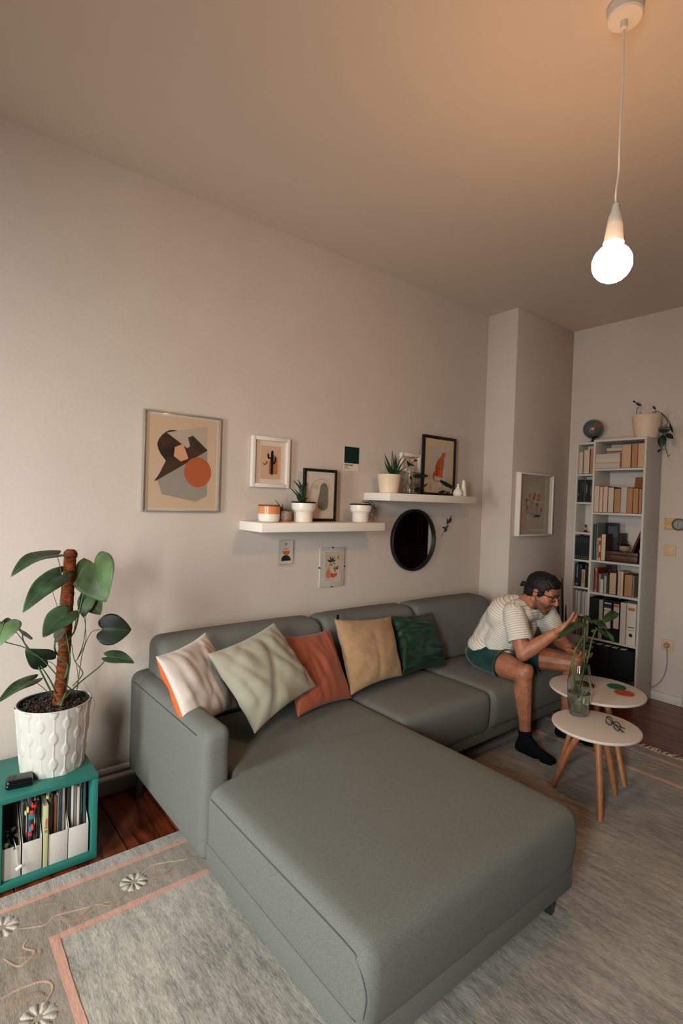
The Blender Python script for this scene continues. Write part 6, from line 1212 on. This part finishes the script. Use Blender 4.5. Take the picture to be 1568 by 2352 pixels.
chain([Rwr + wd * .016 - sd * .016, Rwr + wd * .040 - sd * .030 + out_ * .012 - up_ * .002, Rwr + wd * .070 - sd * .020 + out_ * .026, PINCH + Vector((-.004, -.004, -.004))], [.018, .0150, .0112, .0085])
# left hand, palm up under the glass bowl
BOWL = Vector((3.02, -1.222, .646))
lk = Vector((3.035, -1.205, .628)); wl_ = (lk - Lwr).normalized(); sl = Vector((.85, .35, 0)).normalized(); sl = (sl - wl_ * sl.dot(wl_)).normalized()
for k in range(4): hull_cap(B, Lwr + sl * ((k - 1.5) * .011) + wl_ * .012, .019, lk + sl * ((k - 1.5) * .0195), .0125, 1)
for k in range(4):
    s0 = lk + sl * ((k - 1.5) * .0205); L_ = (.9, 1.0, .95, .78)[k]; od = (wl_ + sl * ((k - 1.5) * .16)).normalized()
    chain([s0, s0 + od * .032 * L_ + up_ * -.004, s0 + od * .054 * L_ + up_ * .010, s0 + od * .064 * L_ + up_ * .030], [.0105, .0098, .009, .0078])
chain([Lwr + wl_ * .018 - sl * .018, Lwr + wl_ * .036 - sl * .046 + up_ * .004, BOWL + Vector((-.056, .010, .010)), BOWL + Vector((-.060, -.002, .038))], [.0165, .0135, .0108, .0085])
# head
def cap(a, ra, b, rb): hull_cap(B, hl(*a), ra, hl(*b), rb)
def el(c, r): ell(B, hl(*c), r, HR, 3)
el((-.012, 0, .030), (.094, .073, .084)); el((.030, 0, -.015), (.058, .060, .088)); el((.034, 0, .052), (.052, .060, .040))
for s_ in (-1, 1):
    cap((-.012, s_ * .050, -.050), .020, (.064, s_ * .022, -.098), .018); cap((.055, s_ * .040, -.022), .022, (.062, s_ * .030, -.055), .020)
    cap((.078, s_ * .016, .026), .011, (.066, s_ * .046, .022), .012); cap((.0845, s_ * .010, -.035), .008, (.086, s_ * .012, -.038), .0075)
    # ears
    ell(B, hl(-.012, s_ * .073, -.004), (.017, .007, .029), HR, 2); ell(B, hl(-.006, s_ * .070, -.020), (.010, .008, .014), HR, 2)
    cap((.072, s_ * .012, -.066), .006, (.064, s_ * .026, -.070), .004)
el((.050, 0, -.080), (.036, .036, .026)); cap((.068, 0, -.104), .016, (.062, 0, -.100), .018)
cap((.081, 0, .018), .0075, (.108, 0, -.028), .0105); el((.104, 0, -.034), (.012, .0125, .009)); cap((.082, -.010, -.062), .0058, (.082, .010, -.062), .0058); cap((.078, -.009, -.073), .0065, (.078, .009, -.073), .0065); cap((.07, 0, -.05), .012, (.078, 0, -.058), .008)
SKIN = bpy.data.materials.new('skin'); SKIN.use_nodes = True; nt = SKIN.node_tree; b = nt.nodes['Principled BSDF']; b.inputs['Roughness'].default_value = .5
b.inputs['Subsurface Weight'].default_value = .12; b.inputs['Subsurface Scale'].default_value = .01; b.inputs['Subsurface Radius'].default_value = (1, .35, .2)
def noise_col(nt, b, c1, c2, sc_, lo=.35, hi=.65, st=(1, 1, 1), bump=0):
    tc = nt.nodes.new('ShaderNodeTexCoord'); mp = nt.nodes.new('ShaderNodeMapping'); mp.inputs['Scale'].default_value = st; n = nt.nodes.new('ShaderNodeTexNoise'); n.inputs['Scale'].default_value = sc_; n.inputs['Detail'].default_value = 4; rp = nt.nodes.new('ShaderNodeValToRGB')
    rp.color_ramp.elements[0].position = lo; rp.color_ramp.elements[1].position = hi; rp.color_ramp.elements[0].color = lin(c1); rp.color_ramp.elements[1].color = lin(c2)
    nt.links.new(tc.outputs['Object'], mp.inputs[0]); nt.links.new(mp.outputs[0], n.inputs['Vector']); nt.links.new(n.outputs['Fac'], rp.inputs[0]); nt.links.new(rp.outputs[0], b.inputs['Base Color'])
    if bump: bp = nt.nodes.new('ShaderNodeBump'); bp.inputs['Strength'].default_value = bump; bp.inputs['Distance'].default_value = .003; nt.links.new(n.outputs['Fac'], bp.inputs['Height']); nt.links.new(bp.outputs[0], b.inputs['Normal'])
noise_col(nt, b, (158, 98, 70), (178, 116, 86), 22)
def simple(name, c1, c2, sc_, rough=.6, st=(1, 1, 1), bump=0, lo=.35, hi=.65):
    m = bpy.data.materials.new(name); m.use_nodes = True; b = m.node_tree.nodes['Principled BSDF']; b.inputs['Roughness'].default_value = rough; b.inputs['Specular IOR Level'].default_value = .3; noise_col(m.node_tree, b, c1, c2, sc_, lo, hi, st, bump); return m
bd = remesh(B, .0042, 3, .5)
# stubble, lips and leg hair as soft-edged skin colouring
def sstep(a, b, x): t = min(1, max(0, (x - a) / (b - a))); return t * t * (3 - 2 * t)
beard = []; lips = []; shag = []; HT = HR.transposed()
for v in bd.v:
    c = Vector(v); l = HT @ (c - HC); bv = lv = sv = 0.0
    if (c - HC).length < .2:
        a, bb, cc = l; n_ = .005 * nz(a * 50, bb * 50, cc * 50)
        line = -.050 + .5 * max(0, abs(bb) - .045) + .3 * max(0, .03 - a)
        bv = sstep(line + .010, line - .008, cc + n_) * sstep(-.012, .008, a) * sstep(-.150, -.128, cc)
        bv = max(bv, sstep(-.044, -.050, cc) * sstep(.055, .066, a) * sstep(.032, .022, abs(bb)))
        lv = sstep(-.086, -.080, cc) * sstep(-.053, -.058, cc) * sstep(.068, .075, a) * sstep(.024, .017, abs(bb)); bv *= 1 - lv
    elif c.y < -.74 and c.z < .60: sv = sstep(-.74, -.84, c.y) * .75 if c.z > .44 else 1.0
    elif c.y < -.98 and (c - Rwr).length > .05 and (c - Lwr).length > .05: sv = .35
    beard.append(bv); lips.append(lv); shag.append(sv)
nt = SKIN.node_tree; b = nt.nodes['Principled BSDF']; base = b.inputs['Base Color'].links[0].from_socket
tc = nt.nodes.new('ShaderNodeTexCoord'); 
def fn2(sc_, st, lo, hi):
    mp = nt.nodes.new('ShaderNodeMapping'); mp.inputs['Scale'].default_value = st; n = nt.nodes.new('ShaderNodeTexNoise'); n.inputs['Scale'].default_value = sc_; n.inputs['Detail'].default_value = 3; mr = nt.nodes.new('ShaderNodeMapRange'); mr.inputs[1].default_value = lo; mr.inputs[2].default_value = hi
    nt.links.new(tc.outputs['Object'], mp.inputs[0]); nt.links.new(mp.outputs[0], n.inputs['Vector']); nt.links.new(n.outputs['Fac'], mr.inputs[0]); return mr.outputs[0]
def layer(base, attr, col, fac, amt):
    at = nt.nodes.new('ShaderNodeAttribute'); at.attribute_name = attr; m1 = nt.nodes.new('ShaderNodeMath'); m1.operation = 'MULTIPLY'; nt.links.new(at.outputs['Fac'], m1.inputs[0]); nt.links.new(fac, m1.inputs[1]) if fac else m1.inputs.__getitem__(1).__setattr__('default_value', 1.0)
    m2 = nt.nodes.new('ShaderNodeMath'); m2.operation = 'MULTIPLY'; nt.links.new(m1.outputs[0], m2.inputs[0]); m2.inputs[1].default_value = amt
    mx = nt.nodes.new('ShaderNodeMix'); mx.data_type = 'RGBA'; nt.links.new(m2.outputs[0], mx.inputs[0]); nt.links.new(base, mx.inputs[6]); mx.inputs[7].default_value = lin(col); return mx.outputs[2]
base = layer(base, 'shag', (62, 40, 32), fn2(210, (1.5, 1.5, .45), .40, .70), .6)
base = layer(base, 'beard', (46, 30, 25), fn2(420, (1, 1, 1), .12, .62), .88)
base = layer(base, 'lips', (132, 66, 56), None, .9)
nt.links.new(base, b.inputs['Base Color'])
bd.mats = [SKIN]; bo = bd.build('body', None, man, smooth=180)
for nm, vals in (('beard', beard), ('lips', lips), ('shag', shag)):
    at_ = bo.data.attributes.new(nm, 'FLOAT', 'POINT'); at_.data.foreach_set('value', vals)
# eyes
for s_ in (-1, 1):
    e = MB(); ell(e, hl(.066, s_ * .030, .003), (.0125, .0125, .0125), HR, 2); eo = e.build('eye', M('eye_white', (190, 180, 170), .2), man, smooth=180)
    e = MB(); ell(e, hl(.0765, s_ * .029, .000), (.004, .0055, .0055), HR, 2); e.build('iris', M('iris_dark', (30, 20, 16), .2), eo, smooth=180)
    MB().tube([hl(.084, s_ * .012, .020), hl(.083, s_ * .026, .026), hl(.072, s_ * .044, .022)], [.0028, .0034, .0018], 6, smooth=True).build('eyebrow', M('hair_black', (22, 18, 17), .5), man, smooth=180)
    MB().tube([hl(.078, s_ * .018, .010), hl(.0785, s_ * .030, .0115), hl(.072, s_ * .042, .007)], [.0022, .003, .002], 6, smooth=True).build('eyelid', SKIN, man, smooth=180)
# hair
HAIRM = simple('hair', (7, 7, 8), (22, 17, 15), 70, .6, st=(.6, .6, .6), bump=.9)
Hh = MB()
ell(Hh, hl(-.012, 0, .034), (.099, .078, .086), HR, 3); ell(Hh, hl(.030, 0, .060), (.050, .060, .042), HR, 3); ell(Hh, hl(-.046, 0, -.010), (.062, .067, .060), HR, 3); hull_cap(Hh, hl(-.070, 0, -.045), .032, hl(-.055, 0, -.075), .030)
for s_ in (-1, 1): hull_cap(Hh, hl(.018, s_ * .064, .020), .013, hl(.014, s_ * .066, -.018), .007)
random.seed(12)
for i in range(16):      # wavy quiff over the forehead
    t = (i / 15 - .5) * 2; p = hl(.058 + .010 * random.random(), t * .052, .092 - .022 * t * t); hull_cap(Hh, hl(.02, t * .05, .108 - .02 * t * t), .015, p, .012); hull_cap(Hh, p, .012, hl(.082 + .006 * random.random() - .016 * t * t, t * .056, .072 - .012 * t * t + .006 * random.random()), .007)
hr = remesh(Hh, .0045, 2)
keep = []
for i, fc in enumerate(hr.f):
    c = sum((Vector(hr.v[j]) for j in fc), Vector()) / len(fc); l = HR.transposed() @ (c - HC)
    if l.x > .050 and l.z < .056 - .2 * abs(l.y): continue
    if l.x > .018 and l.z < .034 and abs(l.y) > .03 and not (l.x < .034 and l.z > -.02): continue
    keep.append(i)
hr.f = [hr.f[i] for i in keep]; hr.m = [0] * len(keep)
hr.v = [tuple(Vector(v) + (Vector(v) - HC).normalized() * (.0022 * nz(v[0] * 90, v[1] * 90, v[2] * 130))) for v in hr.v]
ho = hr.build('hair', HAIRM, man, smooth=180)
bn = MB(); hull_cap(bn, hl(-.104, 0, -.004), .010, hl(-.120, 0, -.008), .015); hull_cap(bn, hl(-.120, 0, -.008), .015, hl(-.128, 0, -.026), .009); remesh(bn, .004, 2).build('hair_bun', HAIRM, man, smooth=180)
MB().tube([hl(-.106, .011 * math.cos(a), -.004 + .011 * math.sin(a)) for a in [2 * PI * k / 16 for k in range(17)]], .003, 6, cap=False).build('hair_tie', BLACK, man)
# glasses
GM = Matrix.Translation(hl(.094, 0, .002)) @ Matrix(((r_.x, f_.x, u_.x, 0), (r_.y, f_.y, u_.y, 0), (r_.z, f_.z, u_.z, 0), (0, 0, 0, 1)))
gl = MB()
for s_ in (-1, 1):
    P = []
    for k in range(25):
        a = 2 * PI * k / 24; ca, sa = math.cos(a), math.sin(a); P.append(GM @ Vector((s_ * .031 + math.copysign(abs(ca) ** .6, ca) * .0265, -.008 * (abs(s_ * .031 + ca * .0265) / .058) ** 2, math.copysign(abs(sa) ** .65, sa) * .0175)))
    gl.tube(P, .0026, 6, cap=False)
    gl.tube([GM @ Vector((s_ * .056, -.006, .009)), GM @ Vector((s_ * .072, -.030, .007)), GM @ Vector((s_ * .078, -.085, .003)), GM @ Vector((s_ * .077, -.115, -.006)), GM @ Vector((s_ * .074, -.130, -.022))], .0028, 6, smooth=True)
gl.tube([GM @ Vector((-.006, 0, .005)), GM @ Vector((0, .003, .008)), GM @ Vector((.006, 0, .005))], .0026, 6)
go = gl.build('glasses', BLACK, man, smooth=180)
for s_ in (-1, 1): MB().prism([GM @ Vector((s_ * .031 + math.copysign(abs(math.cos(a)) ** .6, math.cos(a)) * .025, -.003, math.copysign(abs(math.sin(a)) ** .65, math.sin(a)) * .016)) for a in [2 * PI * k / 20 for k in range(20)]], -f_ * .0008).build('lens', PANE, go)
# T-shirt
T = MB()
ell(T, (3.0, -.630, .560), (.182, .130, .085)); hull_cap(T, Vector((3.0, -.640, .58)), .135, Vector((2.992, -.735, .735)), .138); hull_cap(T, Vector((2.992, -.735, .735)), .138, Vector((2.99, -.80, .80)), .118)
ell(T, (2.99, -.765, .780), (.175, .125, .130)); hull_cap(T, Rsh + Vector((.04, .012, .010)), .071, Lsh + Vector((-.04, .012, .010)), .071); hull_cap(T, Vector((2.985, -.86, .855)), .075, Vector((2.987, -.885, .872)), .064)
hull_cap(T, Vector((2.92, -.80, .72)), .09, Vector((2.93, -.74, .60)), .10); hull_cap(T, Vector((3.06, -.82, .72)), .09, Vector((3.07, -.76, .60)), .10)
ell(T, (2.985, -.890, .826), (.125, .078, .062)); ell(T, (2.93, -.905, .82), (.07, .060, .055)); ell(T, (3.04, -.915, .825), (.07, .060, .055))
cuffs = []; NC0 = Vector((2.984, -.900, .880)); ND = Vector((-.03, -.50, .86)).normalized()
for sh, elb in ((Rsh, Rel), (Lsh, Lel)):
    d = (elb - sh).normalized(); e = sh + d * .165; hull_cap(T, sh, .068, sh + d * .09, .070); T.lathe([(.070, .03), (.071, .09), (.070, .165), (0, .165)], sh, 32, axis=d); cuffs.append((e - d * .006, d))
ts = remesh(T, .0065, 5)
ts.v = [tuple(Vector(v) + Vector((.4, -.7, .3)) * (.010 * nz(v[0] * 7 + v[2] * 9, v[1] * 10 - v[2] * 14, v[0] * 4) + .004 * nz(v[0] * 22, v[1] * 26, v[2] * 26))) for v in ts.v]
hem = Vector((3.0, -.66, .512)); hn = Vector((0, .10, -1)).normalized(); keep = []
for i, fc in enumerate(ts.f):
    c = sum((Vector(ts.v[j]) for j in fc), Vector()) / len(fc)
    if (c - hem).dot(hn) > 0: continue
    q_ = [Vector(ts.v[j]) for j in fc]; fn_ = (q_[1] - q_[0]).cross(q_[2] - q_[0]).normalized()
    if any(-.010 < (c - p).dot(d) < .03 and (c - p).cross(d).length < .068 and abs(fn_.dot(d)) > .5 for p, d in cuffs): continue
    if (c - NC0).dot(ND) > 0 and (c - NC0).length < .072: continue
    keep.append(fc)
ts.f = keep; ts.m = [0] * len(keep)
sm = bpy.data.materials.new('striped_jersey'); sm.use_nodes = True; nt = sm.node_tree; b = nt.nodes['Principled BSDF']; b.inputs['Roughness'].default_value = .9; b.inputs['Specular IOR Level'].default_value = .15
at = nt.nodes.new('ShaderNodeAttribute'); at.attribute_name = 'stripe'; mu = nt.nodes.new('ShaderNodeMath'); mu.operation = 'MULTIPLY'; mu.inputs[1].default_value = 2 * PI / .0138; sn = nt.nodes.new('ShaderNodeMath'); sn.operation = 'SINE'; rp = nt.nodes.new('ShaderNodeValToRGB')
nt.links.new(at.outputs['Fac'], mu.inputs[0]); nt.links.new(mu.outputs[0], sn.inputs[0]); nt.links.new(sn.outputs[0], rp.inputs[0]); nt.links.new(rp.outputs[0], b.inputs['Base Color'])
rp.color_ramp.elements[0].position = .55; rp.color_ramp.elements[0].color = lin((214, 208, 200)); rp.color_ramp.elements[1].position = .85; rp.color_ramp.elements[1].color = lin((172, 156, 142))
so_ = ts.build('t_shirt', sm, man, smooth=180)
A_ = so_.data.attributes.new('stripe', 'FLOAT', 'POINT'); vals = []
for v in ts.v:
    v = Vector(v); val = None
    for sh, elb, sx in ((Rsh, Rel, -1), (Lsh, Lel, 1)):
        d = (elb - sh).normalized(); t = (v - sh).dot(d); rad = (v - sh - d * t).length
        if t > -.02 and rad < .088 and (v.x - sh.x) * sx > -.055 - .2 * t: val = t
    if val is None:
        sp = Vector((0, -.42, .9)).normalized(); val = (v - Vector((3, -.65, .5))).dot(sp) + .008 * nz(v.x * 6, v.y * 6, v.z * 6)
    vals.append(val)
A_.data.foreach_set('value', vals)
for p, d in cuffs:
    q = Vector((0, 0, 1)).rotation_difference(d)
    MB().lathe([(.0665, -.014), (.0685, -.013), (.0695, .0), (.0690, .004), (.0660, .004), (.0660, -.010)], p, 40, axis=d, closed=True).build('sleeve_hem', M('hem_white', (214, 208, 200), .9, .1), so_, smooth=180)
nk = MB(); a1 = ND.cross(Vector((1, 0, 0))).normalized(); a2 = ND.cross(a1)
nk.tube([NC0 + a1 * .0665 * math.cos(t) + a2 * .0665 * math.sin(t) - ND * .003 for t in [2 * PI * k / 32 for k in range(33)]], .0062, 6, cap=False); nk.build('collar', M('hem_white', (214, 208, 200), .9, .1), so_, smooth=180)
# shorts
S = MB(); ell(S, (3.0, -.620, .505), (.190, .135, .098))
ends = []
for hp, kn_, f2 in ((Rhip, Rkn, .56), (Lhip, Lkn, .56)):
    d = (kn_ - hp).normalized(); e = hp.lerp(kn_, f2); hull_cap(S, hp, .104, hp.lerp(kn_, .3), .099); hull_cap(S, hp.lerp(kn_, .3), .099, e + d * .03, .094); ends.append((e, d))
sh_ = remesh(S, .0065, 4)
sh_.v = [tuple(Vector(v) + Vector((-.3, -.5, .6)) * (.007 * nz(v[0] * 16, v[1] * 12, v[2] * 12))) for v in sh_.v]
keep = []
for fc in sh_.f:
    c = sum((Vector(sh_.v[j]) for j in fc), Vector()) / len(fc)
    if any((c - p).dot(d) > 0 and (c - p).length < .16 for p, d in ends): continue
    keep.append(fc)
sh_.f = keep; sh_.m = [0] * len(keep)
SHG = M('shorts_green', (14, 54, 50), .85, .15, var=.2, vs=26, bump=.4, bs=260, sheen=.2)
so2 = sh_.build('shorts', SHG, man, smooth=180)
# the shorts' open leg ends get a turned hem
for p, d in ends:
    MB().lathe([(.0925, -.012), (.0955, -.010), (.0965, .0), (.0955, .004), (.0915, .004)], p, 40, axis=d, closed=True).build('leg_hem', SHG, so2, smooth=180)
# socks
SK = M('sock_black', (13, 18, 20), .9, .15, bump=.3, bs=500)
for k, (an, ft) in enumerate(((Ran, FEET[0]), (Lan, FEET[1]))):
    s_ = MB(); kn_ = (Rkn, Lkn)[k]
    for a in ft: hull_cap(s_, a[0], a[1] + .0022, a[2], a[3] + .0022)
    top = an.lerp(kn_, .11); hull_cap(s_, an, .0385, top, .0395)
    m_ = remesh(s_, .0045, 3); d = (kn_ - an).normalized(); cut = an.lerp(kn_, .13)
    m_.f = [fc for fc in m_.f if (sum((Vector(m_.v[j]) for j in fc), Vector()) / len(fc) - cut).dot(d) < 0]; m_.m = [0] * len(m_.f); m_.build('sock', SK, man, smooth=180)
# what he holds
th = thing('glass_bowl', 'small clear glass bowl held in the left hand of the man', 'bowl', BOWL)
MB().lathe([(.022, 0), (.026, .001), (.046, .016), (.058, .040), (.0565, .041), (.044, .018), (.024, .004), (0, .003)], BOWL, 36, axis=(-.1, -.05, 1)).build('bowl', GLASS, th)
o = MB().box(-.010, .010, -.006, .006, -.005, .005, .002, mat=Matrix.Translation(PINCH + Vector((-.002, .0, .004))) @ Matrix.Rotation(.5, 4, 'Y')).build('morsel', M('bread', (190, 130, 80), .8), None, origin=PINCH); tag(o, 'small bite of food pinched in the right hand of the man', 'food')
